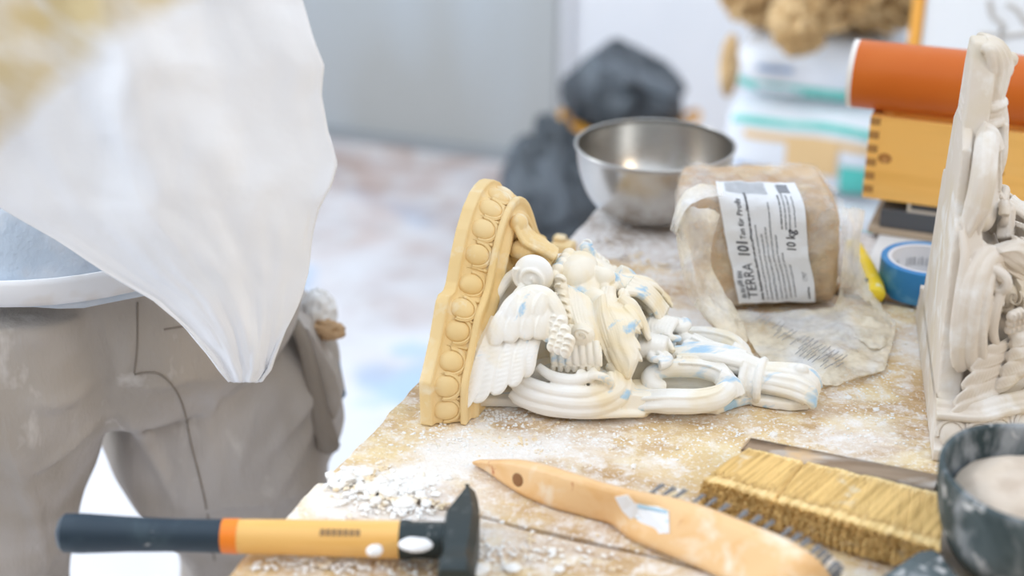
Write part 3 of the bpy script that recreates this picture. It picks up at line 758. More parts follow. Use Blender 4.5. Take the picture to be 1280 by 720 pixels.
# text runs upward: its x axis goes from the label's foot to its head, its y axis to the left
LWm = .080; LHm = .150
def lmap(u0_, v0_):                                # start (u,v) on the label; metres -> label fractions
    return lambda x, y: lab(u0_-y/LWm, v0_-x/LHm, .0081)
text_mesh('TERRA', .0145, lmap(.26, .965), 'label_text', m_ink, lo, .0)
text_mesh('101', .0155, lmap(.26, .62), 'label_text', m_ink, lo, .0004)
text_mesh('Ton f\u00fcr Profis', .0078, lmap(.255, .46), 'label_text', m_ink, lo, .0001)
text_mesh('10 kg', .0125, lmap(.86, .54), 'label_text', m_ink, lo, .0002)
text_mesh('1797', .0065, lmap(.93, .82), 'label_text', m_ink2, lo, 0)
def print_line(u_, v_, ln, h_, m_, seed):
    """a line of print too small to read: word-long runs of short strokes"""
    rd_ = random.Random(seed); b = MB(); x = 0; mp = lmap(u_, v_)
    while x < ln:
        w_ = rd_.uniform(.0022, .0085)
        k = 0
        while k < w_:
            c_w = h_*rd_.uniform(.28, .52); t0 = 0 if rd_.random() < .8 else h_*.2
            b.add([mp(x+k, t0), mp(x+k+c_w, t0), mp(x+k+c_w, t0+h_*rd_.uniform(.6, 1)), mp(x+k, t0+h_*.75)], [(0, 1, 2, 3)]); k += c_w+h_*.14
        x += w_+h_*.55
    here(b.build('label_print', m_, smooth=False), lo)
for q, (u_, v_, ln, h_, m_) in enumerate([(.34, .97, .124, .0027, m_ink), (.40, .97, .094, .0018, m_ink2), (.46, .97, .084, .0018, m_ink2), (.52, .97, .090, .0020, m_ink2), (.58, .97, .118, .0018, m_ink2), (.64, .97, .082, .0020, m_ink2),
        (.70, .96, .062, .0018, m_ink2), (.76, .95, .044, .0018, m_ink2), (.72, .36, .036, .0018, m_ink), (.77, .36, .040, .0018, m_ink2), (.82, .36, .036, .0018, m_ink2), (.88, .34, .030, .0016, m_ink2), (.94, .97, .014, .0022, m_ink),
        (.115, .96, .034, .0055, m_ink2)]): print_line(u_, v_, ln, h_, m_, q)
b = MB()
for k in range(9): b.grid(lambda i, j, k=k: lab(.14+.085*k+.05*i, .018+.07*j, .0080), 3, 4)
b2 = MB()
for k in range(14): b2.grid(lambda i, j, k=k: lab(.10+.5*i, .012+.0075*k+.0022*j, .0080), 12, 2)
b2.grid(lambda i, j: lab(.74+.14*i, .02+.075*j, .0080), 5, 4)
here(b2.build('label_print', m_ink2, smooth=False), lo)
# loose film: left flap, left skirt, right skirt, sheet spread over the bench
def sheet(ctrl, nu, nv, cr, seed, name, m, parent, solid=.0006, fr=28, zmin=TZ+.0012):
    """ctrl: rows of 3D points, smoothed both ways, with crumples"""
    rows_ = [catmull(r_, 8) for r_ in ctrl]; nc = len(rows_[0]); cols = [catmull([r_[k] for r_ in rows_], 8) for k in range(nc)]
    ln = len(cols[0])
    def at(i, j):
        x = i*(nc-1); y = j*(ln-1); a = min(int(x), nc-2); c_ = min(int(y), ln-2); fx = x-a; fy = y-c_
        p = cols[a][c_].lerp(cols[a+1][c_], fx).lerp(cols[a][c_+1].lerp(cols[a+1][c_+1], fx), fy)
        r_ = 1-abs(2*((n3(p, fr, seed)*.5+.5) % 1)-1); d = cr*(r_-.4)+cr*.5*fb(p, fr*2.5, seed+3)
        q = p+Vector((n3(p, fr, seed+9)*cr*.5, n3(p, fr, seed+12)*cr*.5, d))
        q.z = max(q.z, zmin+.0002*random.random()); return q
    bb = MB(); bb.grid(at, nu, nv); ob = bb.build(name, m, smooth='all')
    return here(bake(ob, solid=solid), parent) if solid else here(ob, parent)
D = lambda x, y, g: G(x, y, g)
gf = FBL.y
sheet([[D(900, 232, gf+.0), D(872, 232, gf+.0), D(850, 250, gf-.01), D(838, 288, gf-.02)],
       [D(905, 245, gf-.02), D(880, 250, gf-.02), D(858, 262, gf-.03), D(845, 294, gf-.035)]], 40, 16, .003, 3, 'bag_film', m_film2, clay)
sheet([[D(900, 270, gf-.015), D(884, 262, gf-.02), D(862, 262, gf-.02), D(848, 262, gf)],
       [D(893, 300, gf-.03), D(882, 296, gf-.03), D(862, 296, gf-.02), D(845, 292, gf-.01)],
       [D(888, 330, gf-.03), D(872, 330, gf-.035), D(860, 330, gf-.03), D(850, 332, gf-.01)],
       [D(905, 365, gf-.035), D(884, 368, gf-.05), D(868, 368, gf-.05), D(858, 365, gf-.03)],
       [D(925, 400, gf-.055), D(903, 402, gf-.07), D(885, 398, gf-.07), D(872, 390, gf-.06)],
       [T(935, 428, .905), T(922, 432, .907), T(905, 425, .91), T(888, 410, .915)]], 50, 70, .006, 5, 'bag_film', m_film2, clay)
sheet([[D(1040, 262, gf+.03), D(1056, 262, gf+.04), D(1070, 262, gf+.05), D(1080, 268, gf+.06)],
       [D(1052, 300, gf+.01), D(1062, 300, gf+.02), D(1068, 300, gf+.03), D(1074, 300, gf+.04)],
       [D(1050, 340, gf-.01), D(1060, 338, gf+.0), D(1070, 335, gf+.02), D(1076, 335, gf+.03)],
       [D(1046, 372, gf-.01), D(1064, 368, gf-.0), D(1082, 366, gf+.01), D(1094, 372, gf+.02)],
       [T(1040, 392, .905), T(1066, 395, .91), T(1094, 398, .912), T(1112, 405, .905)],
       [T(1040, 420, .904), T(1070, 430, .905), T(1095, 440, .906), T(1112, 432, .902)]], 44, 60, .006, 8, 'bag_film', m_film2, clay)
sheet([[T(905, 388, .903), T(950, 392, .906), T(1000, 390, .906), T(1050, 384, .908), T(1092, 380, .906)],
       [T(926, 412, .904), T(965, 420, .910), T(1010, 418, .906), T(1060, 410, .912), T(1116, 402, .906)],
       [T(944, 440, .903), T(985, 446, .906), T(1030, 446, .910), T(1075, 440, .905), T(1115, 428, .906)],
       [T(968, 462, .902), T(1005, 470, .903), T(1040, 474, .904), T(1078, 470, .906), T(1108, 456, .902)],
       [T(1000, 478, .902), T(1020, 484, .902), T(1045, 482, .902), T(1075, 474, .903), T(1104, 466, .902)]], 110, 80, .0045, 12, 'bag_film', m_film2, clay, fr=22)
# printed hatch on the spread film
b = MB(); rd = random.Random(5)
for k in range(3):
    for q in range(24):
        x = 945+k*22+q*5.2; y = 400+k*20+q*2.6
        if x > 1050 or y > 462 or rd.random() < .12: continue
        p0 = T(x, y, .9135); p1 = T(x+10, y-6-rd.random()*3, .9135)
        b.tube([p0, p1], .00045, 4)
h_ = here(b.build('printed_hatch', m_ink2, smooth=False), clay)

# ================================================================== YELLOW CUTTER, BLUE TAPE
m_yp = mat('yellow_plastic', (.90, .66, .03), .35, layers=[((.85, .78, .5), 60, .58, .7, 3, 2)])
m_dark = mat('dark_plastic', (.04, .04, .045), .4)
cut = empty('utility_knife', T(1088, 350)); tag(cut, 'yellow plastic utility knife handle behind the plastic bag', 'knife')
pth = catmull([T(1066, 306, .915), T(1074, 320, .916), T(1083, 338, .915), T(1090, 356, .914), T(1092, 371, .912)], 8)
b = MB(); b.tube(pth, lambda t: (.0115*(.7+.5*t-.25*max(0, t-.9)*10), .009), 16); here(b.build('handle', m_yp, smooth='all'), cut)
b = MB(); b.ell(T(1083, 350, .9215), (.0022, .0045, .002)); here(b.build('slider', m_dark, smooth='all'), cut)
b = MB(); b.box(T(1060, 294, .913), (.009, .03, .001), (U, V, Vector((0, 0, 1)))); here(b.build('blade', m_steel), cut)
m_tape = mat('blue_tape', (.035, .24, .55), .45, layers=[((.10, .34, .62), 30, .55, .7, 3, 2)], bump=[((20, 20, 900), .3, .0006)])
m_core = mat('printed_card_core', (.72, .72, .74), .6)
tp0 = T(1152, 366); tp = empty('tape_roll', Vector((tp0.x, tp0.y+.0, SZ+.0004))); tag(tp, 'roll of blue masking tape behind the upright corbel', 'tape')
RT = .047; HT = .036
b = MB(); b.lathe((0, 0, 0), [(RT-.0005, 0), (RT, .0008), (RT, HT-.0008), (RT-.0008, HT), (.040, HT), (.040, 0), (RT-.0005, 0)], 72); b.build('tape_band', m_tape, tp)
b = MB(); b.lathe((0, 0, .0005), [(.0385, 0), (.040, 0), (.040, HT-.001), (.0355, HT-.001), (.0355, 0), (.0385, 0)], 64); co = b.build('cardboard_core', m_core, tp)
b = MB(); rd = random.Random(6)                     # print inside the core, too small to read
for k in range(52):
    if k % 9 in (7, 8): continue
    a = 2*math.pi*k/52; r_ = .0352
    b.add([Vector((r_*math.cos(q), r_*math.sin(q), z_)) for q, z_ in ((a, .012), (a+.055, .012), (a+.055+rd.uniform(-.03, .03), .022), (a+.02, .022))], [(0, 1, 2, 3)])
cp_ = b.build('core_print', m_ink2, co, smooth=False)

# ================================================================== BOX STACK AT THE BACK RIGHT
m_pine = mat('honey_pine', (.92, .52, .14), .45, layers=[((.80, .42, .09), (3, 30, 55), .45, .65, 3, 3, (0, 0, -RA), .7), ((.86, .54, .18), (2, 14, 14), .5, .65, 2, 7, (0, 0, -RA), .6)])
m_endg = mat('dark_end_grain', (.42, .21, .06), .6)
m_knot = mat('knot_wood', (.40, .17, .04), .5, layers=[((.6, .3, .1), 90, .5, .6, 2, 2)])
m_orange = mat('orange_vinyl', (.58, .13, .012), .38, layers=[((.62, .155, .02), 10, .45, .7, 2, 2)], spec=.3)
m_rimw = mat('white_vinyl_edge', (.82, .78, .74), .5)
m_slate = mat('dark_grey_panel', (.085, .09, .10), .5, layers=[((.16, .16, .17), 15, .5, .7, 4, 2)])
m_lw = mat('pale_panel_edge', (.60, .54, .46), .6)
m_base = mat('pale_brown_board', (.46, .36, .26), .7, layers=[((.3, .22, .15), (8, 60, 60), .5, .65, 3, 3, (0, 0, -RA))])
Z3 = Vector((0, 0, 1))
def at_uv(x, y, z): p = T(x, y, z); return p.dot(U), p.dot(V)
ua, va = at_uv(1084, 291, SZ+.0005)
def uvbox(name, ua_, ub_, va_, vb_, z0, z1, m, label, cat, bev=.0008):
    b = MB(); b.box(W((ua_+ub_)/2, (va_+vb_)/2, (z0+z1)/2), (ub_-ua_, vb_-va_, z1-z0), AX, bev); return tag(b.build(name, m), label, cat)
zz = SZ+.0005
uvbox('wooden_board', ua, ua+.42, va, va+.19, zz, zz+.008, m_base, 'pale brown board at the bottom of the stack under the pine box', 'board')
uvbox('dark_panel', ua+.012, ua+.42, va+.004, va+.19, zz+.0085, zz+.030, m_slate, 'thick dark grey panel between the brown board and the framed panel', 'panel')
fp = empty('framed_panel', W(ua+.23, va+.1, zz+.0305)); tag(fp, 'thin dark panel with pale edge strip directly under the pine box', 'panel')
b = MB(); b.box(W(ua+.235, va+.095, zz+.0355), (.38, .17, .009), AX, .0008); here(b.build('panel', m_slate), fp)
b = MB(); b.box(W(ua+.235, va+.0075, zz+.0318), (.386, .004, .0022), AX); b.box(W(ua+.043, va+.095, zz+.0355), (.0035, .176, .0098), AX)
here(b.build('edge_strip', m_lw), fp)
zb = zz+.0408; HB = .100; wl = .43; wd = .135
bu = T(1079, 243, zb).dot(U); bv = va+.006
box = empty('pine_box', W(bu+wl/2, bv+wd/2, zb)); tag(box, 'honey-coloured pine box with finger joints at the right rear of the bench', 'box')
t_ = .012
b = MB(); b.box(W(bu+wl/2, bv+t_/2, zb+HB/2), (wl, t_, HB), AX, .001); here(b.build('front_board', m_pine), box)
b = MB(); b.box(W(bu+wl/2, bv+wd-t_/2, zb+HB/2), (wl, t_, HB), AX, .001); here(b.build('back_board', m_pine), box)
for k in (0, 1):
    uu = bu+t_/2 if k == 0 else bu+wl-t_/2
    b = MB(); b.box(W(uu, bv+wd/2, zb+HB/2), (t_-.0004, wd-2*t_, HB-.0005), AX); e_b = here(b.build('end_board', m_pine), box)
    b = MB()
    for q in range(6):
        z_ = zb+HB*(.055+q*.165)+.003
        b.box(W(uu, bv+t_/2-.0004, z_+.0035), (t_-.0006, t_+.0004, .0085), AX)
    here(b.build('joint_fingers', m_endg), e_b)
b = MB(); b.box(W(bu+wl/2, bv+wd/2, zb+.004), (wl-2*t_, wd-2*t_, .006), AX); here(b.build('bottom', m_pine), box)
kp = at_uv(1106, 197, zb+.05)
b = MB()
def knot(px, py, r_):
    rr = ray(px, py); c = Vector((0, 0, CAMZ)); t = (bv-.0003-c.dot(V))/rr.dot(V); p = c+rr*t
    b = MB(); b.ell(p, (r_, .0006, r_*.75), AX, 20, 6); here(b.build('wood_knot', m_knot, smooth='all'), box)
knot(1106, 198, .0082); knot(1251, 217, .0035); knot(1243, 241, .004)
RR = .039
tb = empty('vinyl_roll', W(bu+.17, bv+.03, zb+HB)); tag(tb, 'orange vinyl roll with a white left edge lying on top of the pine box', 'roll')
ru = T(1056, 105, zb+HB+RR).dot(U); rv = bv+.028
c0 = W(ru, rv, zb+HB+RR+.0008)
b = MB()
for s0, s1, nm, mm_ in ((.006, .46, 'roll_surface', m_orange), (0, .006, 'white_edge', m_rimw)):
    b = MB(); n_ = 64
    vs = []; 
    for k, (r_, x) in enumerate([(RR, s0), (RR, s1), (RR-.002, s1), (RR-.002, s0)]):
        for j in range(n_):
            a = 2*math.pi*j/n_; vs.append(c0+U*x+V*(r_*math.cos(a))+Z3*(r_*math.sin(a)))
    fs = [(k*n_+j, k*n_+(j+1) % n_, ((k+1) % 4)*n_+(j+1) % n_, ((k+1) % 4)*n_+j) for k in range(4) for j in range(n_)]
    b.add(vs, fs); here(b.build(nm, mm_), tb)

# ================================================================== HAMMER
m_grip = mat('dark_blue_rubber_grip', (.022, .040, .060), .42, layers=[((.05, .08, .10), 30, .5, .7, 3, 2), ((.55, .55, .55), (25, 60, 60), .66, .72, 4, 9)])
m_ring = mat('orange_ring', (.88, .24, .02), .4)
m_hick = mat('varnished_ash', (.84, .50, .16), .35, layers=[((.78, .42, .10), (4, 60, 60), .45, .65, 3, 3), ((.9, .7, .45), (6, 40, 30), .58, .72, 3, 5)])
m_iron = mat('dark_forged_iron', (.030, .042, .045), .42, .3, layers=[((.10, .11, .11), 40, .55, .7, 4, 2), ((.6, .6, .58), 55, .64, .70, 4, 12)], bump=[(200, .3, .001)])
m_plas = mat('dried_white_plaster', (.84, .84, .86), .8, bump=[(120, .5, .002)])
hz = TZ+.0175
h0 = T(71, 666, hz); h1 = T(577, 676, hz)
hx = (h1-h0).normalized(); hy = Z3.cross(hx).normalized(); hl = (h1-h0).length
ham = empty('hammer', Vector((h1.x, h1.y, TZ))); tag(ham, 'hammer with dark blue grip and orange ring, its handle jutting over the bench edge', 'hammer')
def hfrac(px): return (px-71)/(577-71)*hl
def hseg(name, xa, xb, ra, m, n_=24, parent=ham):
    b = MB(); P = [h0+hx*lerp(xa, xb, i/n_) for i in range(n_+1)]
    b.tube(P, lambda t: ra(lerp(xa, xb, t)), 24, up=Z3); return here(b.build(name, m), parent)
wv = lambda px: hfrac(px)
def hr(x):
    px = 71+x/hl*506
    hgt = interp([(71, 41), (78, 46), (100, 48), (160, 42), (220, 39), (280, 40), (300, 41), (400, 43), (500, 46), (555, 47)], px)
    e = min(1, max(0.05, (px-70)/9))**.5
    r_ = hgt/2*1.115/FOC*e; return (r_, min(r_*1.05, .0165))
hseg('grip', 0, wv(281), hr, m_grip, 40)
hseg('orange_ring', wv(280), wv(300), lambda x: tuple(q*1.03 for q in hr(x)), m_ring, 4)
sh_ = hseg('handle', wv(299), wv(503), hr, m_hick, 20)
hseg('sleeve', wv(501), wv(562), lambda x: tuple(q*(1.02 if x < wv(515) else .93) for q in hr(x)), m_iron, 12)
# stamped mark on the handle
b = MB()
tn_ = hy*math.sin(.93)+Z3*math.cos(.93); nr_ = -hy*math.cos(.93)+Z3*math.sin(.93)
for q in range(7): b.box(h0+hx*(wv(407)+q*.0045)-hy*.0082+Z3*.0110, (.0036, .0050, .0016), (hx, tn_, nr_))
here(b.build('stamped_mark', mat('burnt_mark', (.30, .18, .08), .6), smooth=False), sh_)
for (px, py, r1, r2) in ((520, 681, .0130, .0085), (468, 688, .0060, .0058)):
    b = MB(); p = T(px, py, hz+.0135); b.ell(p, (r1, r2, .004), (hx, hy, Z3), 18, 10)
    o = b.build('plaster_blob', m_plas, smooth='all'); bake(o, disp=lambda c, q=px: c+Vector((.0015*n3(c, 150, q), .0015*n3(c, 150, q+5), 0))); here(o, ham)
# head: outline seen from above, peen pointing away
hd_ = [T(582, 611, hz+.004), T(591, 613, hz+.004), T(597, 640, hz+.01), T(597, 690, hz+.01)]
b = MB()
cen = T(576, 676, hz); tw = .0130
def sec(d, w0, w1, hh):                           # cross section of the head at distance d away along hy
    return [cen+hy*d+hx*w0-Z3*hh, cen+hy*d+hx*w1-Z3*hh, cen+hy*d+hx*w1+Z3*hh*.55, cen+hy*d+hx*(w1-.006)+Z3*hh, cen+hy*d+hx*(w0+.002)+Z3*hh, cen+hy*d+hx*w0+Z3*hh*.7]
secs = [(.0590, .0010, .0055, .0135), (.0575, .0000, .0075, .0140), (.045, -.0045, .0105, .0140), (.031, -.0095, .0125, .0145), (.020, -.0130, .0135, .0155), (-.014, -.0130, .0135, .0160), (-.022, -.0120, .0125, .0150), (-.038, -.0115, .0120, .0145), (-.042, -.0135, .0140, .0160), (-.056, -.0135, .0140, .0160), (-.058, -.0125, .0130, .0150)]
vs = []
for s__ in secs: vs += sec(*s__)
fs = []
for i in range(len(secs)-1):
    for j in range(6): fs.append((i*6+j, i*6+(j+1) % 6, (i+1)*6+(j+1) % 6, (i+1)*6+j))
fs.append((0, 1, 2, 3, 4, 5)); fs.append(tuple((len(secs)-1)*6+j for j in range(6))[::-1])
b.add(vs, fs); here(b.build('hammer_head', m_iron), ham)

# ================================================================== WIRE BRUSH
m_bw = mat('orange_beech', (.84, .55, .28), .45, layers=[((.78, .44, .17), (5, 40, 40), .50, .66, 3, 3, (0, 0, .35), .6), ((.90, .78, .62), 20, .50, .66, 4, 6), ((.60, .25, .12), (9, 90, 60), .66, .72, 3, 8, (0, 0, .4))])
m_wire = mat('steel_wire', (.30, .30, .31), .5, .7)
wb = empty('wire_brush', T(800, 650)); tag(wb, 'wire brush with orange-brown wooden back beside the straw brush', 'brush')
# lies on its side: broad back towards the viewer, bristles pointing away
upper = [(590, 577), (612, 577), (640, 577), (672, 583), (705, 593), (745, 606), (790, 617), (830, 624), (870, 635), (910, 650), (950, 666), (985, 682), (1008, 698), (1022, 712), (1032, 728)]
lower = [(591, 581), (606, 590), (628, 606), (655, 622), (690, 636), (730, 647), (760, 656), (776, 668), (795, 680), (830, 694), (868, 710), (905, 727), (940, 744), (985, 760), (1026, 752)]
zr = [.006, .015, .024, .030, .034, .036, .036, .036, .038, .039, .040, .040, .038, .030, .016]
uc = catmull([T(x, y, TZ+.003+zr[i]) for i, (x, y) in enumerate(upper)], 5); lc = catmull([T(x, y, TZ+.0025) for i, (x, y) in enumerate(lower)], 5)
L0 = len(uc); AW = (Vector((lc[-12].x-lc[0].x, lc[-12].y-lc[0].y, 0))).normalized(); AW = Vector((-AW.y, AW.x, 0))      # away from the viewer
BT = .013
b = MB(); vs = []; sec_n = 20
for i in range(L0):
    a_, c_ = uc[i], lc[i]; nrm_ = (AW-Vector((0, 0, 1))*.25).normalized()
    for j in range(sec_n):
        q = 2*math.pi*j/sec_n; x = math.cos(q); y = math.sin(q); m_ = 6; k = (abs(x)**m_+abs(y)**m_)**(-1/m_)
        p = c_.lerp(a_, .5+.5*x*k)+nrm_*(BT/2-BT/2*y*k); p.z = max(p.z, TZ+.0012); vs.append(p)
fs = [(i*sec_n+j, i*sec_n+(j+1) % sec_n, (i+1)*sec_n+(j+1) % sec_n, (i+1)*sec_n+j) for i in range(L0-1) for j in range(sec_n)]
fs.append(tuple(range(sec_n))[::-1]); fs.append(tuple((L0-1)*sec_n+j for j in range(sec_n)))
b.add(vs, fs); bw = here(b.build('brush_back', m_bw, smooth='all'), wb)
def onface(x, y, off=.0006):
    """the brush face under a pixel"""
    k = min(range(L0), key=lambda i: abs((lambda P: 640+FOC*P.x/(P.y*math.cos(PITCH)+(CAMZ-P.z)*math.sin(PITCH)))((uc[i]+lc[i])/2)-x))
    k = max(1, min(L0-2, k)); a_, c_ = uc[k], lc[k]; n_ = (a_-c_).cross(uc[k+1]-uc[k-1]).normalized()
    if n_.y > 0: n_ = -n_
    o_ = Vector((0, 0, CAMZ)); r_ = ray(x, y); return o_+r_*((c_+n_*off-o_).dot(n_)/r_.dot(n_)), n_
hp, hn = onface(647, 600); hx_ = hn.cross(Z3).normalized()
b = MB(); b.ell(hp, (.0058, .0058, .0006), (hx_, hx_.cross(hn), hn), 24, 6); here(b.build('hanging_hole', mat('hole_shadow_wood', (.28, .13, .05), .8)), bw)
m_patch = mat('white_paint_patch', (.84, .86, .90), .6)
m_patchb = mat('pale_blue_print', (.45, .65, .80), .6)
zp = TZ+.0385
def patch(pts_, m, nm, th=.0006):
    b = MB(); nn_ = onface(805, 645)[1]; b.prism([onface(x, y, 0)[0] for x, y in pts_], -nn_*.001, nn_*(th+.0004)); here(b.build(nm, m, smooth=False), bw)
patch([(769, 621), (784, 619), (793, 629), (806, 632), (822, 633), (836, 639), (837, 666), (815, 667), (791, 664), (790, 650), (778, 638)], m_patch, 'paper_sticker')
b = MB(); b.prism([onface(x, y, .0011)[0] for x, y in [(797, 630), (834, 638), (834, 642), (797, 635)]], (0, 0, 0), (0, 0, .0003)); b2 = MB()
here(b.build('sticker_print', m_patchb, smooth=False), bw)
b = MB(); b.prism([onface(x, y, .0011)[0] for x, y in [(792, 647), (836, 651), (836, 653), (792, 649)]], (0, 0, 0), (0, 0, .0003)); here(b.build('sticker_print', m_patchb, smooth=False), bw)
rd = random.Random(3)
tuft_lines = [(0.0, .0), (.30, .0), (.60, .0), (.9, .0)]
for row, (k0, _) in enumerate(tuft_lines):
    for q in range(17):
        i = int((.46+.54*q/16*.985)*(L0-1)); a_ = uc[i]; c_ = lc[i]
        p = a_.lerp(c_, .10+.78*k0); out_ = (a_-c_).normalized()
        top = p+AW*(BT-.001); tip_ = p+AW*(BT+.014)+Vector((0, 0, -.001 if row == 0 else 0)); top.z = max(top.z, TZ+.004); tip_.z = max(tip_.z, TZ+.003)
        b = MB()
        for w_i in range(12 if row == 0 else 6):
            a = rd.random()*6.28; r_ = .0012*rd.random()**.5; s1 = Vector((r_*math.cos(a), r_*math.sin(a), 0))
            b.tube([top+s1, top.lerp(tip_, .5)+s1*1.4, tip_+s1*2.1+Vector((0, 0, rd.random()*.001))], .00055, 5)
        here(b.build('bristle_tuft', m_wire, smooth=False), wb)

# ================================================================== STRAW HAND BRUSH
m_straw = mat('straw_bristle', (.92, .68, .32), .7, layers=[((.70, .48, .18), (10, 330, 60), .45, .62, 3, 3, (0, 0, .85)), ((.80, .62, .33), 18, .52, .68, 4, 6)], bump=[(300, .4, .001)])
m_oldw = mat('old_dusty_wood', (.40, .29, .20), .75, layers=[((.28, .19, .12), (6, 60, 60), .45, .62, 4, 3, (0, 0, -.2)), ((.72, .67, .62), (8, 30, 30), .50, .64, 5, 6), ((.75, .52, .3), 24, .58, .7, 3, 8)], bump=[(60, .4, .002)])
sb = empty('hand_brush', T(1050, 620)); tag(sb, 'straw-bristled hand brush with a dusty wooden block between bowl and wire brush', 'brush')
bh = .032
TL = T(936, 560, TZ+bh); TR = T(1178, 617, TZ+bh); NL = T(880, 598, TZ+bh*.9); NR = T(1176, 684, TZ+bh*.9)
def brs(i, s_):
    """i along the brush, s_ section: 0 top back, .45 top front, .55.. front face, 1 bottom"""
    tb_ = TL.lerp(TR, i); tf = NL.lerp(NR, i); tf = tf+(tf-tb_)*(.03*fb((i*60, 0, 0), 1, 3))
    bw_ = Vector((tb_.x, tb_.y, TZ+.004)); bf = Vector((tf.x, tf.y, TZ+.0015))
    if s_ < .5: p = tb_.lerp(tf, s_/.5)
    elif s_ < .8: k = (s_-.5)/.3; p = tf.lerp(bf, k)-(tb_-tf).normalized()*(.004*math.sin(math.pi*k))
    else: p = bf.lerp(bw_, (s_-.8)/.2)
    groove = -.0040*math.exp(-((i-.30-.03*s_)/.010)**2)
    d = .0008*fb((i*120, s_*2, 0), 1, 4)+.0010*fb((i*14, s_*3, 2), 1, 8)+(groove if s_ < .75 else 0)
    return p+Vector((0, 0, d if s_ < .55 else 0))+((tf-tb_).normalized()*d if .45 < s_ < .85 else Vector((0, 0, 0)))
b = MB(); b.grid(lambda j, i: brs(i, j), 50, 200, False)
n_ = len(b.v); b.f.append(tuple(range(50))[::-1]); b.f.append(tuple(range(n_-50, n_))); b.mi += [0, 0]
core_ = here(b.build('bristle_mass', m_straw, smooth='all'), sb)
b = MB(); rd = random.Random(8)
for q in range(8500):
    i = rd.random(); k = rd.random(); s0 = .02+.42*k
    if rd.random() < .45: s0 = .30
    p0 = brs(i, s0); i2 = min(1, max(0, i+.004*rd.uniform(-1, 1)))
    p1 = brs(i2, min(.52, s0+.16)); dr_ = (p1-p0).normalized()
    if s0 >= .29: p1 = brs(i2, .5+.28*rd.random())+ (brs(i2, .5)-brs(i2, .1)).normalized()*(.002+.003*rd.random()); p0 = brs(i, .44); p0.z = min(p0.z, lerp(TZ+.006, p0.z, rd.random())); 
    p1.z = max(p1.z+.0004, TZ+.001)
    b.tube([p0+Vector((0, 0, .0002)), p0.lerp(p1, .5)+Vector((0, 0, .0008)), p1+Vector((0, 0, .0005*rd.random()))], .00040, 4, cap=False)
m_strand = mat('straw_strands', (.88, .64, .28), .7, layers=[((.66, .45, .17), (10, 330, 60), .42, .62, 3, 3, (0, 0, .85)), ((.86, .80, .66), 24, .58, .70, 4, 6)])
fo = here(b.build('straw_bristles', m_strand, smooth=False), sb); fo['kind'] = 'stuff'
wbk = MB()
WL0 = T(926, 552, TZ+bh+.004); WR0 = T(1178, 602, TZ+bh+.004)
dx_ = (WR0-WL0).normalized(); dy_ = Z3.cross(dx_).normalized()
cw = (WL0+WR0)/2+dy_*.009; 
wbk.box(Vector((cw.x, cw.y, TZ+.0165)), ((WR0-WL0).length, .024, .031), (dx_, dy_, Z3), .005)
here(wbk.build('wooden_block', m_oldw, smooth='all'), sb)

# ================================================================== RUBBER PLASTER BOWL AND SCRAPER
m_rub = mat('dark_rubber_streaked_with_plaster', (.035, .055, .060), .6, layers=[((.10, .13, .14), 14, .40, .60, 4, 4), ((.34, .36, .38), (22, 22, 9), .54, .66, 5, 2), ((.66, .66, .66), 40, .60, .68, 4, 12)], bump=[(60, .4, .003)])
m_mix = mat('wet_beige_plaster', (.62, .52, .42), .55, layers=[((.70, .61, .52), 12, .45, .62, 3, 4), ((.54, .44, .35), 30, .55, .68, 3, 7)], bump=[(50, .4, .003)])
RZ = TZ+.085; rc = T(1302, 594, RZ); RR_ = 124*(rc.y*math.cos(PITCH)+(CAMZ-RZ)*math.sin(PITCH))/FOC
rb = empty('rubber_bowl', Vector((rc.x, rc.y, TZ))); tag(rb, 'dark rubber mixing bowl with beige wet plaster at the right front corner', 'bowl')
op = [(0, .0015), (RR_*.42, .0012), (RR_*.50, .004)]
for i in range(1, 15):
    t = i/14; op.append((RR_*(.50+.50*math.sin(t*math.pi/2)**.8), .004+.081*(1-math.cos(t*math.pi/2))**.9 if t < 1 else .085))
ip = [(max(0, r-.005), z+.004 if z < .08 else z) for r, z in op[::-1]]
b = MB(); b.lathe((0, 0, 0), op+[(RR_-.0005, .0875), (RR_-.0035, .0878)]+ip, 90, wob=lambda a, z: 1+.012*(z/.085)*math.sin(3*a+1)+.006*math.sin(7*a)*(z/.085)); b.build('bowl_body', m_rub, rb, smooth='all')
b = MB()
def heap(i, j):
    a = 2*math.pi*i; r_ = j*.99
    inner = RR_*.84; x = inner*r_*math.cos(a); y = inner*r_*math.sin(a)
    q = Vector((x, y, 0)); z = .056+.027*max(0, 1-((x+.01)/.055)**2)*max(0, 1-((y)/.075)**2)+.004*fb(q, 30, 3)-.012*max(0, r_-.75)
    return Vector((x, y, z))
b.grid(heap, 60, 34, True)
bake(b.build('wet_plaster', m_mix, rb, smooth='all'))
sc = empty('rubber_scraper', T(1150, 712)); tag(sc, 'dark rubber scraper lying in front of the rubber bowl', 'scraper')
b = MB(); zs = TZ+.030
b.prism([T(x, y, zs) for x, y in [(1148, 688), (1166, 685), (1176, 690), (1192, 712), (1215, 745), (1150, 770), (1075, 745), (1106, 716), (1130, 700)]], (0, 0, -.012), (0, 0, 0))
o = b.build('blade', m_rub, smooth=False); m__ = o.modifiers.new('b', 'BEVEL'); m__.width = .003; m__.segments = 3; bake(o); here(o, sc)
b = MB(); b.box(T(1145, 765, TZ+.0125)-Vector((0, .03, 0)), (.05, .06, .024), None, .006); here(b.build('handle', m_rub), sc)

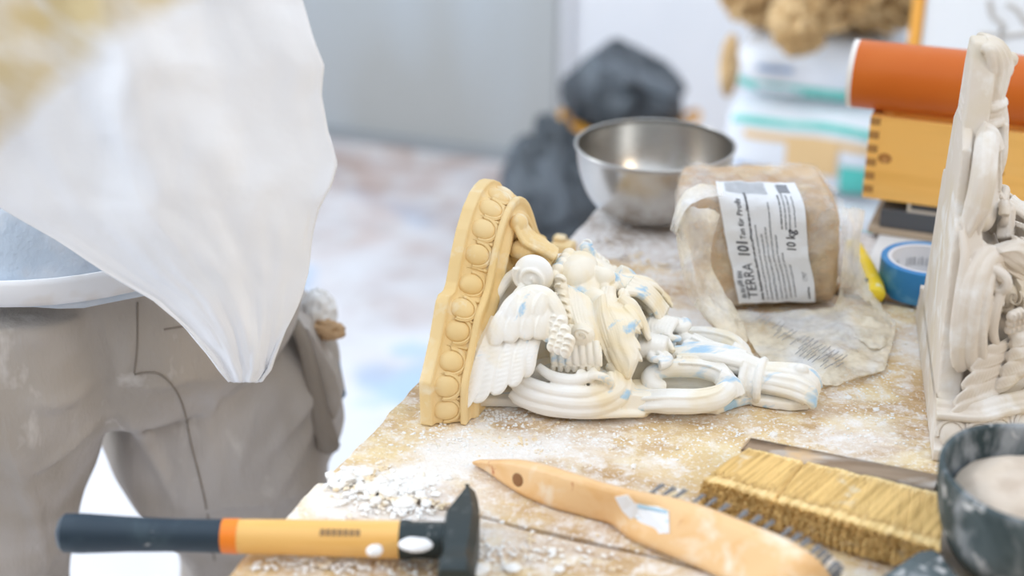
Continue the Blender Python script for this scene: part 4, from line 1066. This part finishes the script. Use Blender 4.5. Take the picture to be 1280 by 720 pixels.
# ================================================================== CRUMBS OF PLASTER
m_crumb = mat('white_plaster_crumb', (.86, .85, .83), .85, layers=[((.80, .66, .45), 30, .52, .62, 2, 3)])
def chunk(b, p, r_, rd):
    vs = []; n_ = 8
    ico = [(0, 0, 1), (.89, 0, .45), (.28, .85, .45), (-.72, .53, .45), (-.72, -.53, .45), (.28, -.85, .45), (.72, .53, -.45), (-.28, .85, -.45), (-.89, 0, -.45), (-.28, -.85, -.45), (.72, -.53, -.45), (0, 0, -1)]
    F_ = [(0,1,2),(0,2,3),(0,3,4),(0,4,5),(0,5,1),(1,6,2),(2,7,3),(3,8,4),(4,9,5),(5,10,1),(2,6,7),(3,7,8),(4,8,9),(5,9,10),(1,10,6),(11,7,6),(11,8,7),(11,9,8),(11,10,9),(11,6,10)]
    a = rd.random()*6.28; ca, sa = math.cos(a), math.sin(a); fl = rd.uniform(.35, .75); st = rd.uniform(.8, 1.5)
    for x, y, z in ico:
        k = r_*rd.uniform(.7, 1.2); x *= k*st; y *= k; z *= k*fl; vs.append(Vector((p.x+x*ca-y*sa, p.y+x*sa+y*ca, p.z+r_*fl*.75+z)))
    b.add(vs, F_)
rd = random.Random(21)
b = MB()
clusters = [(470, 606, 60, 22, 420, .0022), (500, 632, 60, 18, 220, .0018), (430, 596, 30, 12, 90, .003), (690, 548, 190, 26, 500, .0011), (900, 540, 150, 22, 400, .0010), (1080, 500, 60, 60, 350, .0011), (620, 520, 60, 12, 200, .0013),
            (600, 690, 160, 26, 260, .0016), (420, 705, 110, 14, 160, .0018), (780, 560, 260, 40, 500, .0009), (840, 345, 40, 30, 160, .0016), (770, 320, 60, 18, 120, .0015), (560, 545, 60, 20, 160, .0013), (960, 650, 120, 25, 160, .0010), (1100, 420, 40, 40, 120, .0014)]
for cx, cy, sx, sy, n_, r_ in clusters:
    for q in range(n_):
        x = cx+rd.gauss(0, .5)*sx; y = cy+rd.gauss(0, .5)*sy; p = T(x, y)
        if p.dot(U) < eu+.004: continue
        p.z = TZ-.0006; chunk(b, p, r_*rd.uniform(.4, 1.5), rd)
o = b.build('plaster_crumbs', m_crumb, smooth=False); tag(o, 'fine white plaster crumbs scattered all over the bench top', 'crumbs', kind='stuff')
big = [(455, 592, .0085), (489, 618, .0075), (436, 601, .0065), (505, 630, .009), (478, 604, .006), (520, 612, .006), (470, 628, .0055), (533, 629, .005), (450, 612, .005), (413, 597, .0055), (425, 608, .0045), (545, 618, .0045), (498, 605, .005),
       (792, 584, .0042), (966, 545, .0045), (560, 598, .004), (640, 712, .009), (600, 716, .008), (690, 690, .004), (575, 700, .005), (700, 712, .005), (1095, 512, .004), (1060, 497, .004), (380, 700, .0045), (352, 690, .004)]
for x, y, r_ in big:
    p = T(x, y); p.z = TZ
    bb = MB(); chunk(bb, Vector((0, 0, -.0012)), r_, rd); oo = bb.build('plaster_chip', m_crumb, smooth=False); oo.location = p
    if 405 < x < 550 and y < 635: lb_, gr_ = 'broken chip of white plaster in the pile at the left bench edge', 'plaster chips piled at the left edge'
    elif y > 685: lb_, gr_ = 'loose white plaster chip near the hammer head or handle, close to the viewer', 'plaster chips around the hammer'
    else: lb_, gr_ = 'single white plaster chip lying in front of the two corbels', 'plaster chips in front of the corbels'
    tag(oo, lb_, 'chip', gr_)

bo = T(704, 327); b = MB(); b.box(Vector((bo.x, bo.y, TZ+.0125)), (.026, .020, .024), AX, .002); b.box(Vector((bo.x-.004, bo.y+.004, TZ+.0275)), (.014, .012, .006), AX, .002)
tag(b.build('corbel_far_lump', m_yel), 'small yellow plaster offcut added for a far part of the lying corbel', 'lump')  # added piece in place of a far-side part of the lying corbel
# ================================================================== BACKGROUND: PLASTER SACKS, PAPER, TUB, DARK BAGS, DRAWING BOARD
m_sack = mat('white_paper_sack', (.78, .80, .84), .6, layers=[((.70, .74, .80), 6, .45, .65, 3, 3)])
m_teal = mat('teal_print', (.10, .55, .48), .5, layers=[((.35, .68, .62), 8, .5, .7, 3, 3)])
m_tanp = mat('tan_print', (.76, .52, .26), .6)
m_blue = mat('blue_print', (.30, .42, .62), .6)
m_pal = mat('pallet_wood', (.5, .38, .25), .8)
gs = 2.75
def sackp(c, sx, sy, sz, i, j, off=0):
    """pillow: i angle around the upright section, j across"""
    a = 2*math.pi*i; b_ = 2*j-1; m_ = 4
    x = b_; e = (1-abs(b_)**5)**.28 if abs(b_) < 1 else 0
    ca, sa = math.cos(a), math.sin(a); k = (abs(ca)**m_+abs(sa)**m_)**(-1/m_)
    p = Vector(c)+U*(x*sx)-V*(ca*k*(sy*(.65+.35*e)+off))+Z3*(sa*k*(sz*.975*(.25+.75*e)+off))
    return p+Z3*(.006*n3(p, 9, 1))-V*(.008*n3(p, 11, 3))*1
def sack(px0, px1, pyt, pyb, g, label, prints, name='plaster_sack'):
    zt1 = G((px0+px1)/2, pyt, g).z; zb1 = G((px0+px1)/2, pyb, g).z
    pc_ = G((px0+px1)/2, (pyt+pyb)/2, g); sx = (G(px1, pyb, g)-G(px0, pyb, g)).length/2; sz = (zt1-zb1)/2; sy = .20
    c = Vector((pc_.x, pc_.y, (zt1+zb1)/2))+V*sy
    e = empty(name, Vector((c.x, c.y, c.z-sz))); tag(e, label, 'sack')
    b = MB(); b.grid(lambda i, j: sackp(c, sx, sy, sz, i, min(.9999, max(.0001, j))), 60, 50, True); here(b.build('sack_body', m_sack, smooth='all'), e)
    for (a0, a1, j0, j1, m, nm) in prints:
        b = MB(); b.grid(lambda i, j: sackp(c, sx, sy, sz, lerp(a0, a1, i), lerp(j0, j1, j), .003), 14, 20); here(b.build(nm, m, smooth='all'), e)
    return c, sx, sy, sz
top_s = sack(912, 1100, 62, 132, gs, 'topmost white plaster sack with a teal band, under brown paper', [(-.115, -.045, .02, .985, m_teal, 'teal_band'), (.02, .045, .18, .42, m_blue, 'printed_name'), (-.10, -.06, .18, .5, m_sack, 'printed_name')])
mid_s = sack(898, 1110, 132, 250, gs-.03, 'second white plaster sack from the top, with tan and teal print', [(.03, .055, .14, .9, m_tanp, 'tan_print'), (-.06, .035, .40, .70, m_tanp, 'tan_print'), (-.085, -.06, .10, .30, m_blue, 'printed_name'), (-.13, -.02, .72, .97, m_teal, 'teal_print'), (.075, .095, .06, .95, m_teal, 'teal_print')])
zlow = mid_s[0].z-mid_s[3]
nlow = 3; hh = (zlow-.14)/nlow
for q, lb_ in zip(range(nlow), ('lowest white plaster sack of the stack, on the pallet', 'second lowest white plaster sack of the stack', 'middle white plaster sack of the stack by the wall')):
    c = Vector((mid_s[0].x, mid_s[0].y, .14+hh*(q+.5)))
    e = empty('plaster_sack', Vector((c.x, c.y, c.z-hh/2))); tag(e, lb_, 'sack')
    b = MB(); b.grid(lambda i, j: sackp(c, mid_s[1], .2, hh/2*.985, i, min(.9999, max(.0001, j))), 40, 30, True); here(b.build('sack_body', m_sack, smooth='all'), e)
    b = MB(); b.grid(lambda i, j: sackp(c, mid_s[1], .2, hh/2*.985, lerp(-.08, .0, i), lerp(.6, .97, j), .003), 8, 14); here(b.build('teal_print', m_teal, smooth='all'), e)
pe = empty('pallet', Vector((mid_s[0].x, mid_s[0].y, 0))); tag(pe, 'wooden pallet under the stack of white plaster sacks', 'pallet')
for q in range(5): 
    b = MB(); b.box(Vector((mid_s[0].x, mid_s[0].y, .125))+V*(-.2+.1*q), (.5, .075, .02), AX); here(b.build('deck_board', m_pal, smooth=False), pe)
for q in (-1, 0, 1):
    b = MB(); b.box(Vector((mid_s[0].x, mid_s[0].y, .0575))+U*(.2*q), (.08, .48, .112), AX); here(b.build('bearer', m_pal, smooth=False), pe)
# crumpled brown paper on top
m_kraft = mat('brown_kraft_paper', (.50, .32, .14), .75, layers=[((.72, .52, .28), 9, .46, .60, 3, 3), ((.42, .26, .11), 12, .55, .68, 3, 8)])
b = MB(); rd = random.Random(2); pcx = G(1010, 40, gs+.12)
def crump(c, rx, ry, rz, fq, amp, seed, nu=90, nv=60):
    bb = MB()
    def f(i, j):
        a = 2*math.pi*i; t = math.pi*min(.999, max(.001, j)); d = Vector((math.sin(t)*math.cos(a), math.sin(t)*math.sin(a), math.cos(t)))
        r_ = 1+amp*(1-2*abs(n3(d, fq, seed)))+amp*.6*(1-2*abs(n3(d, fq*2.2, seed+4)))-amp*.7
        return Vector(c)+U*(d.x*rx*r_)+V*(d.y*ry*r_)+Z3*(d.z*rz*r_)
    bb.grid(f, nu, nv, True); return bb
ptop = top_s[0].z+top_s[3]
pcc = Vector((top_s[0].x, top_s[0].y, ptop+.112))
k1 = crump(pcc+U*.02, .185, .15, .105, 2.6, .34, 5); k2 = crump(pcc-U*.13-Z3*.01-V*.06, .075, .10, .085, 2.4, .32, 9); k3 = crump(G(912, 82, gs-.02), .016, .03, .055, 1.8, .3, 2, 40, 30)
k4 = crump(G(1000, 28, gs-.06), .055, .05, .058, 2, .22, 14)
for kk in (k2, k3, k4): k1.add(kk.v, kk.f)
tag(k1.build('crumpled_paper', m_kraft, smooth=False), 'crumpled brown kraft paper heaped on the topmost plaster sack', 'paper')
# orange tub with dark bags
m_tub = mat('orange_plastic_tub', (.90, .42, .02), .4)
m_blk = mat('dark_grey_plastic', (.055, .065, .075), .45, layers=[((.12, .14, .16), 7, .45, .62, 3, 3), ((.02, .025, .03), 12, .55, .7, 3, 8)])
gt = 3.55; tz = G(787, 148, gt).z
tc_ = G(787, 148, gt); rt = (G(856, 148, gt)-tc_).length
tub = empty('rubble_tub', Vector((tc_.x, tc_.y, 0))); tag(tub, 'orange plastic tub by the wall with dark bags in it', 'tub')
b = MB(); b.lathe((0, 0, 0), [(0, .002), (rt*.72, .002), (rt*.95, tz-.03), (rt*1.0, tz-.028), (rt*1.02, tz), (rt*.97, tz), (rt*.92, tz-.03), (rt*.70, .012), (0, .012)], 48); b.build('tub_body', m_tub, tub)
for sg in (-1, 1):
    b = MB(); b.tube(catmull([Vector((sg*rt*1.0, -.04, tz-.01)), Vector((sg*(rt+.03), -.03, tz+.01)), Vector((sg*(rt+.03), .03, tz+.01)), Vector((sg*rt*1.0, .04, tz-.01))], 6), .008, 8); b.build('handle', m_tub, tub, smooth='all')
cb = G(778, 105, gt+.02)
k1 = crump(Vector((cb.x, cb.y, tz+.09)), .150, .13, .19, 1.6, .20, 21); k2 = crump(Vector((cb.x, cb.y, tz+.12))-U*.04+Z3*.05, .075, .08, .12, 1.5, .25, 25); k1.add(k2.v, k2.f)
for p_ in k1.v:                                    # cut the heap down to a ridge leaning left
    xx = (p_-cb).dot(U); p_.z = min(p_.z, tz+.172-.95*max(0, -.065-xx)-.42*max(0, xx+.05))+.012*n3(p_, 14, 3)
    if p_.z < tz+.005:
        r0_ = Vector((p_.x-tc_.x, p_.y-tc_.y, 0)); 
        if r0_.length > rt*.86: r0_ = r0_.normalized()*rt*.86; p_.x = tc_.x+r0_.x; p_.y = tc_.y+r0_.y
tag(k1.build('rubbish_bag', m_blk, smooth='all'), 'dark grey plastic bag bulging out of the orange tub', 'bag')
c2b = G(690, 195, 3.35); k1 = crump(Vector((c2b.x, c2b.y, .20)), .125, .12, .235, 1.7, .22, 31)
for p_ in k1.v: p_.z = max(p_.z, .004)
tag(k1.build('rubbish_bag', m_blk, smooth='all'), 'dark grey plastic bag standing on the floor left of the orange tub', 'bag')
# drawing board leaning at the right
m_dbw = mat('white_drawing_sheet', (.80, .83, .86), .6, layers=[((.66, .66, .64), 3.5, .56, .66, 4, 3)])
m_dbo = mat('orange_edge', (.86, .42, .08), .5)
gd = 2.25; l0 = G(1136, 40, gd); db = empty('drawing_board', Vector((l0.x+.4, l0.y-.1, 0))); tag(db, 'tall white board with an orange edge standing behind the pine box', 'board')
du = l0.dot(U); dv = l0.dot(V)
b = MB(); b.box(W(du+.55, dv+.015, .75), (1.06, .02, 1.49), AX, .002); here(b.build('white_sheet', m_dbw), db)
b = MB(); b.box(W(du+.0095, dv+.015, .75), (.019, .028, 1.5), AX, .002); here(b.build('orange_edge', m_dbo), db)
m_pen = mat('pencil_grey', (.55, .53, .50), .7)
b = MB()
for pts_ in ([(1235, 0), (1240, 20), (1252, 32), (1248, 60), (1262, 72)], [(1258, 5), (1270, 12), (1282, 30)], [(1225, 42), (1255, 44), (1290, 40)]):
    pp = []
    for x, y in pts_:
        rr = ray(x, y); t = (dv+.0035-0)/rr.dot(V); pp.append(Vector((0, 0, CAMZ))+rr*t)
    b.tube(catmull(pp, 6), .004, 6, flat=1)
here(b.build('pencil_drawing', m_pen, smooth='all'), db)

# ================================================================== PERSON (only the torso's hanging smock and the trousers are in view)
m_skin = mat('skin', (.72, .48, .36), .5, sss=.1)
m_trou = mat('grey_work_trousers', (.42, .37, .32), .8, layers=[((.50, .46, .43), 5, .45, .62, 3, 3), ((.66, .62, .58), (16, 16, 9), .62, .74, 4, 6), ((.34, .29, .24), 4, .56, .7, 3, 9)], bump=[(900, .15, .0006), ((16, 16, 5), .6, .018)])
m_shirt = mat('pale_blue_shirt', (.52, .60, .70), .8, layers=[((.62, .66, .72), 14, .45, .6, 3, 2)], bump=[((14, 5, 14), .6, .01)])
m_smock = mat('white_plaster_dusted_cloth', (.88, .89, .92), .85, layers=[((.84, .86, .90), 5, .45, .62, 3, 3)], bump=[(5, .35, .02)])
m_waist = mat('white_waistband', (.74, .74, .76), .8, layers=[((.62, .56, .5), 12, .55, .7, 3, 2)])
m_seam2 = mat('dark_trouser_seam', (.27, .23, .19), .8)
m_hair = mat('brown_hair', (.16, .10, .06), .6)
F0 = lambda x, y, g: G(x, y, g)
ga, gb_ = 1.30, 1.44
hipN = F0(35, 420, ga); hipF = F0(262, 430, gb_)
kneeN = F0(12, 720, ga+.01); kneeN = Vector((F0(-8, 700, ga).x, ga, .50)); kneeF = Vector((F0(303, 700, gb_).x+.005, gb_, .50))
pel = Vector((F0(120, 390, 1.37).x, 1.37, .93))
spine = [pel+Vector((-.02, .01, .08)), pel+Vector((.01, .03, .24)), pel+Vector((.06, .05, .46)), pel+Vector((.11, .06, .60))]
per = empty('person', Vector((pel.x, pel.y, 0))); tag(per, 'person in grey work trousers and loose white smock leaning over beside the bench', 'person')
# body: one skinned surface
verts = []; edges = []; rad = []
def jv(p, r_): verts.append(Vector(p)); rad.append(r_); return len(verts)-1
def ch(a, lst):
    for p, r_ in lst:
        i = jv(p, r_); edges.append((a, i)); a = i
    return a
root_ = jv(pel, .10)
sp3 = ch(root_, [(spine[0], .105), (spine[1], .11), (spine[2], .12)])
nk = ch(sp3, [(spine[3], .055), (spine[3]+Vector((.05, .0, .05)), .050), (spine[3]+Vector((.08, 0, .12)), .075), (spine[3]+Vector((.10, 0, .19)), .085), (spine[3]+Vector((.10, 0, .255)), .06)])
hands = []
for sg in (-1, 1):
    sh0 = spine[2]+Vector((.04, sg*.17, .06)); el = sh0+Vector((.22, sg*.06, .03)); wr = el+Vector((.18, -sg*.03, .14))
    w_ = ch(sp3, [(sh0, .055), (sh0.lerp(el, .5), .044), (el, .036), (el.lerp(wr, .5), .034), (wr, .024)])
    hc = wr+Vector((.05, 0, .0)); h_ = ch(w_, [(hc, .030)]); 
    for q in range(4):
        y = -.026+.0175*q; L1 = (.030, .036, .034, .026)[q]
        ch(h_, [(hc+Vector((.035, y, .0)), .0105), (hc+Vector((.035+L1, y*1.15, -.008)), .0095), (hc+Vector((.035+L1*1.8, y*1.2, -.026)), .0080)])
    ch(h_, [(hc+Vector((-.005, sg*-.030, -.004)), .013), (hc+Vector((.020, sg*-.052, -.010)), .011), (hc+Vector((.045, sg*-.058, -.018)), .009)])
for hp_, kn, dx in ((hipN, kneeN, 0), (hipF, kneeF, 0)):
    hh_ = Vector((hp_.x, hp_.y, .86))
    md = Vector((kn.x, kn.y, .68)); hh_.x = lerp(hh_.x, kn.x, .5)
    ch(root_, [(hh_, .085), (md, .066), (kn, .050), (Vector((kn.x, kn.y, .30)), .048), (Vector((kn.x, kn.y, .10)), .036), (Vector((kn.x+.03, kn.y, .045)), .034), (Vector((kn.x+.12, kn.y, .035)), .026)])
me = bpy.data.meshes.new('body'); me.from_pydata([tuple(v) for v in verts], edges, []); bd_ = bpy.data.objects.new('body', me); COL.objects.link(bd_)
sk = bd_.modifiers.new('k', 'SKIN'); sk.use_smooth_shade = True
for i, r_ in enumerate(rad): me.skin_vertices[0].data[i].radius = (r_, r_); me.skin_vertices[0].data[i].use_root = (i == 0)
bake(bd_, sub=2); bd_.data.materials.clear(); bd_.data.materials.append(m_skin); here(bd_, per)
# face on the head
hc = spine[3]+Vector((.10, 0, .16))
b = MB(); b.ell(hc+Vector((.088, 0, -.01)), (.016, .011, .022)); 
for sg in (-1, 1): b.ell(hc+Vector((.072, sg*.032, .015)), (.012, .014, .009)); b.ell(hc+Vector((.0, sg*.086, 0)), (.018, .010, .030))
b.ell(hc+Vector((.078, 0, -.050)), (.010, .024, .007)); here(b.build('face_features', m_skin, smooth='all'), per)
b = MB(); b.ell(hc+Vector((-.018, 0, .045)), (.095, .092, .080), None, 24, 16); here(b.build('hair', m_hair, smooth='all'), per)
# trousers: two loose legs and a seat
def loft(b, secs, n_=40, seed=1, amp=.012, fq=9):
    C = catmull([s_[0] for s_ in secs], 8); Rr = catmull([(s_[1], s_[2], 0) for s_ in secs], 8)
    vs = []
    for i, c in enumerate(C):
        for j in range(n_):
            a = 2*math.pi*j/n_; p = c+Vector((Rr[i].x*math.cos(a), Rr[i].y*math.sin(a), 0))
            d = amp*fb((p.x*fq, p.y*fq, p.z*fq*.55), 1, seed)+amp*1.6*math.sin(p.z*45+p.x*40+4*n3(p, 5, seed))*max(0, n3(p, 4, seed+5)+.1)
            vs.append(p+Vector((math.cos(a), math.sin(a), 0))*d)
    fs = [(i*n_+j, i*n_+(j+1) % n_, (i+1)*n_+(j+1) % n_, (i+1)*n_+j) for i in range(len(C)-1) for j in range(n_)]
    fs.append(tuple(range(n_))[::-1]); fs.append(tuple((len(C)-1)*n_+j for j in range(n_)))
    b.add(vs, fs)
b = MB()
def cx(x0, x1, y, g): a = F0(x0, y, g); c = F0(x1, y, g); return Vector(((a.x+c.x)/2, g, a.z)), (c.x-a.x)/2
def legsecs(rows, g, tail):
    out_ = []
    for (x0, x1, y) in rows:
        c, r_ = cx(x0, x1, y, g); out_.append((c, r_, min(r_*1.0, .125)))
    return out_+tail
rowsN = [(-110, 168, 352), (-112, 172, 400), (-112, 172, 450), (-110, 160, 500), (-105, 128, 550), (-100, 105, 610), (-98, 92, 670), (-96, 84, 720)]
sN = legsecs(rowsN, ga, []); lz = sN[-1][0]
sN += [(Vector((lz.x, lz.y, .42)), .105, .105), (Vector((lz.x-.01, lz.y, .2)), .095, .10), (Vector((lz.x-.01, lz.y, .05)), .09, .10)]
rowsF = [(150, 372, 362), (148, 398, 400), (138, 418, 450), (136, 424, 500), (140, 424, 540), (160, 408, 580), (190, 398, 620), (215, 385, 660), (235, 370, 720)]
sF = legsecs(rowsF, gb_, []); lz = sF[-1][0]
sF += [(Vector((lz.x+.01, lz.y, .40)), .10, .105), (Vector((lz.x, lz.y, .2)), .09, .10), (Vector((lz.x, lz.y, .05)), .09, .10)]
b = MB(); loft(b, sN, 48, 3, .009); loft(b, sF, 48, 8, .017)
cs = (sN[0][0]+sF[0][0])/2
loft(b, [(Vector((cs.x-.02, cs.y, 1.0)), .165, .13), (Vector((cs.x, cs.y, .93)), .19, .14), (Vector((cs.x, cs.y, .86)), .18, .13), (Vector((cs.x, cs.y, .80)), .12, .10)], 48, 4, .006)
from mathutils.bvhtree import BVHTree
def tree_of(ob): return BVHTree.FromPolygons([v.co.copy() for v in ob.data.vertices], [tuple(p.vertices) for p in ob.data.polygons])
def cast(tree, pts_, off=0.0):
    """points lying on the cloth under the given pixels"""
    out_ = []; o_ = Vector((0, 0, CAMZ))
    for x, y in pts_:
        r_ = ray(x, y).normalized(); h_ = tree.ray_cast(o_, r_)
        if h_[0] is not None: out_.append(h_[0]-r_*off)
    return out_
tr = b.build('trousers', m_trou); bake(tr, voxel=.008, smooth=3); tt = tree_of(tr); bpy.data.objects.remove(tr)
for pts_, r_ in [([(405, 455), (385, 500), (350, 545), (325, 580)], .010), ([(400, 510), (375, 560), (345, 610), (335, 650)], .011), ([(330, 480), (310, 520), (300, 570), (305, 610)], .010), ([(235, 640), (290, 628), (350, 622), (398, 600)], .009),
                 ([(175, 415), (215, 405), (262, 400)], .007), ([(140, 500), (175, 540), (205, 590), (225, 640)], .010), ([(150, 470), (190, 480), (240, 470), (270, 475)], .008), ([(165, 380), (162, 420), (150, 470), (138, 520)], .010),
                 ([(120, 470), (80, 500), (30, 505)], .010), ([(128, 520), (80, 560), (40, 590)], .009), ([(5, 540), (30, 600), (45, 660), (60, 715)], .010), ([(100, 400), (50, 420), (5, 425)], .008), ([(270, 480), (262, 540), (270, 600)], .008)]:
    P_ = cast(tt, catmull([(x, y, 0) for x, y in pts_], 5) and [(q.x, q.y) for q in catmull([(x, y, 0) for x, y in pts_], 5)], -.003)
    if len(P_) > 3: b.tube(P_, lambda t, r_=r_: r_*(.35+.65*math.sin(math.pi*t)), 12)
tr = b.build('trousers', m_trou); bake(tr, voxel=.005, smooth=5); tt = tree_of(tr); here(tr, per)
for lp, rr_, nm in ((sN[-1][0], .09, 'shoe'), (sF[-1][0], .09, 'shoe')):
    b = MB(); b.ell(lp+Vector((.06, 0, -.0)), (.15, .055, .048)); b.box(lp+Vector((.06, 0, -.04)), (.27, .095, .018), None, .006)
    here(b.build('shoe', m_dark, smooth='all'), per)
# seams: curved yoke seam and side seam of the far leg
def onleg(x, y, g, r_=.10): return G(x, y, g-r_)
for pts_ in ([(172, 378), (172, 430), (168, 466)], [(168, 468), (200, 468), (226, 500), (240, 560), (256, 625), (268, 700)], [(205, 412), (240, 406), (278, 398)]):
    b = MB(); P_ = cast(tt, [(q.x, q.y) for q in catmull([(x, y, 0) for x, y in pts_], 8)], .0006)
    if len(P_) > 3: b.tube(P_, .0010, 6); here(b.build('trouser_seam', m_seam2, smooth='all'), tr)
# thigh pocket flap with what sticks out of it
b = MB(); b.tube(catmull([G(368, 404, gb_-.06), G(380, 430, gb_-.06), G(390, 470, gb_-.06), G(398, 510, gb_-.06), G(408, 545, gb_-.06), G(410, 556, gb_-.05)], 8), lambda t: (.006+.008*t, .012), 12, up=(0, 1, 0))
here(b.build('pocket_edge', m_seam2, smooth='all'), tr)
b = MB(); pk = [(368, 402), (386, 412), (402, 440), (420, 470), (427, 500), (420, 522), (408, 530), (395, 480), (384, 440)]
b.prism([G(x, y, gb_-.055) for x, y in pk], (0, 0, 0), (0, .03, 0)); o = here(b.build('pocket_flap', m_trou, smooth=False), tr)
b = MB(); b.tube([G(400, 425, gb_-.0), G(410, 455, gb_), G(418, 495, gb_)], .014, 16); bt = b.build('marker_bottle', mat('blue_plastic_tube', (.10, .22, .36), .4), smooth='all'); tag(bt, 'blue tube sticking out of the trouser pocket under the cloth', 'tube')
ck = crump(G(399, 396, gb_-.005), .019, .02, .030, 1.8, .2, 3, 40, 30); tag(ck.build('white_rag', mat('white_rag_cloth', (.86, .85, .84), .8), smooth='all'), 'white rag bundled in the top of the trouser pocket', 'rag')
ck = crump(G(409, 412, gb_-.03), .020, .012, .010, 1.8, .25, 7, 40, 24); tag(ck.build('brown_glove', mat('tan_leather', (.55, .36, .20), .7), smooth='all'), 'tan leather glove tip folded over the trouser pocket', 'glove')
# shirt, waistband
b = MB(); p1 = cx(-110, 170, 345, ga)[0]
loft(b, [(Vector((p1.x+.05, 1.33, .985)), .170, .150), (Vector((p1.x+.06, 1.34, 1.05)), .165, .140), (spine[1]+Vector((-.02, 0, 0)), .155, .150), (spine[2], .15, .19), (spine[2]+Vector((.05, 0, .09)), .10, .16), (spine[3], .06, .065)], 48, 6, .010)
sh2 = b.build('shirt', m_shirt, smooth='all'); here(sh2, per)
for sg in (-1, 1):
    sh0 = spine[2]+Vector((.04, sg*.17, .06)); el = sh0+Vector((.22, sg*.06, .03))
    b = MB(); b.tube([spine[2]+Vector((.02, sg*.10, .03)), sh0, sh0.lerp(el, .5), el-Vector((.01, 0, -.01))], lambda t: .075-.02*t, 20); here(b.build('sleeve', m_shirt, smooth='all'), per)
b = MB(); wb_ = []
for q in range(49):
    a = 2*math.pi*q/48; wb_.append(Vector((p1.x+.05+.180*math.cos(a), 1.33+.160*math.sin(a), 1.004+.010*math.cos(a))))
b.tube(wb_[:-1], lambda t: (.004, .0135), 10, closed=True); here(b.build('waistband', m_waist, smooth='all'), per)
# the smock hanging forward from the chest
rows_ = [(-170, -150, 330), (-90, -120, 350), (0, -80, 376), (45, -75, 392), (82, -70, 409), (120, -65, 403), (165, -60, 408), (205, -50, 419), (235, -30, 413), (262, 5, 402), (300, 70, 392), (340, 130, 384), (375, 190, 372), (410, 232, 358), (440, 258, 348), (462, 274, 340), (477, 287, 326)]
def smk(i, j):
    y = j*(len(rows_)-1); k = min(int(y), len(rows_)-2); f = y-k
    py = lerp(rows_[k][0], rows_[k+1][0], f); xa = lerp(rows_[k][1], rows_[k+1][1], f); xb = lerp(rows_[k][2], rows_[k+1][2], f)
    px = lerp(xa, xb, i)+3*math.sin(j*19)*(i > .97)
    g = 1.13+.03*abs(i-.45)*2*(1-j)-.02*math.sin(j*3.14)+.012*math.sin(i*9+2.5*fb((i*2, j*2, 0), 1, 3))*(1-.8*j)+.006*fb((i*4, j*3, 1), 1, 7)
    return G(px, py, g)
b = MB(); b.grid(smk, 110, 110); sm_ = b.build('smock', m_smock, smooth='all')
st = sm_.data.attributes.new('stain', 'FLOAT', 'POINT')        # a beige clay stain soaked into the chest of the smock
for q in range(110*110):
    i = (q % 110)/109; j = (q//110)/109; p = smk(i, j)
    e_0 = .64-2.17*(j-.125)-i                                  # falls away from the collar side
    e_0 += .10*fb((i*2.2+j*1.5, j*5-i*1.2, 0), 1, 31)
    v_ = max(0, min(1, e_0*8+.5)); v_ *= .50+.5*max(0, min(1, .5+1.3*fb((i*3+j*4, j*9-i*5, 0), 1, 17)))
    st.data[q].value = v_
bake(sm_, solid=.003); here(sm_, per)
nt = m_smock.node_tree; bs = nt.nodes['Principled BSDF']; src = bs.inputs['Base Color'].links[0].from_socket
at_ = nt.nodes.new('ShaderNodeAttribute'); at_.attribute_name = 'stain'
mx = nt.nodes.new('ShaderNodeMix'); mx.data_type = 'RGBA'; nt.links.new(at_.outputs['Fac'], mx.inputs[0]); nt.links.new(src, mx.inputs[6])
mx.inputs[7].default_value = (.66, .53, .29, 1); nt.links.new(mx.outputs[2], bs.inputs['Base Color'])
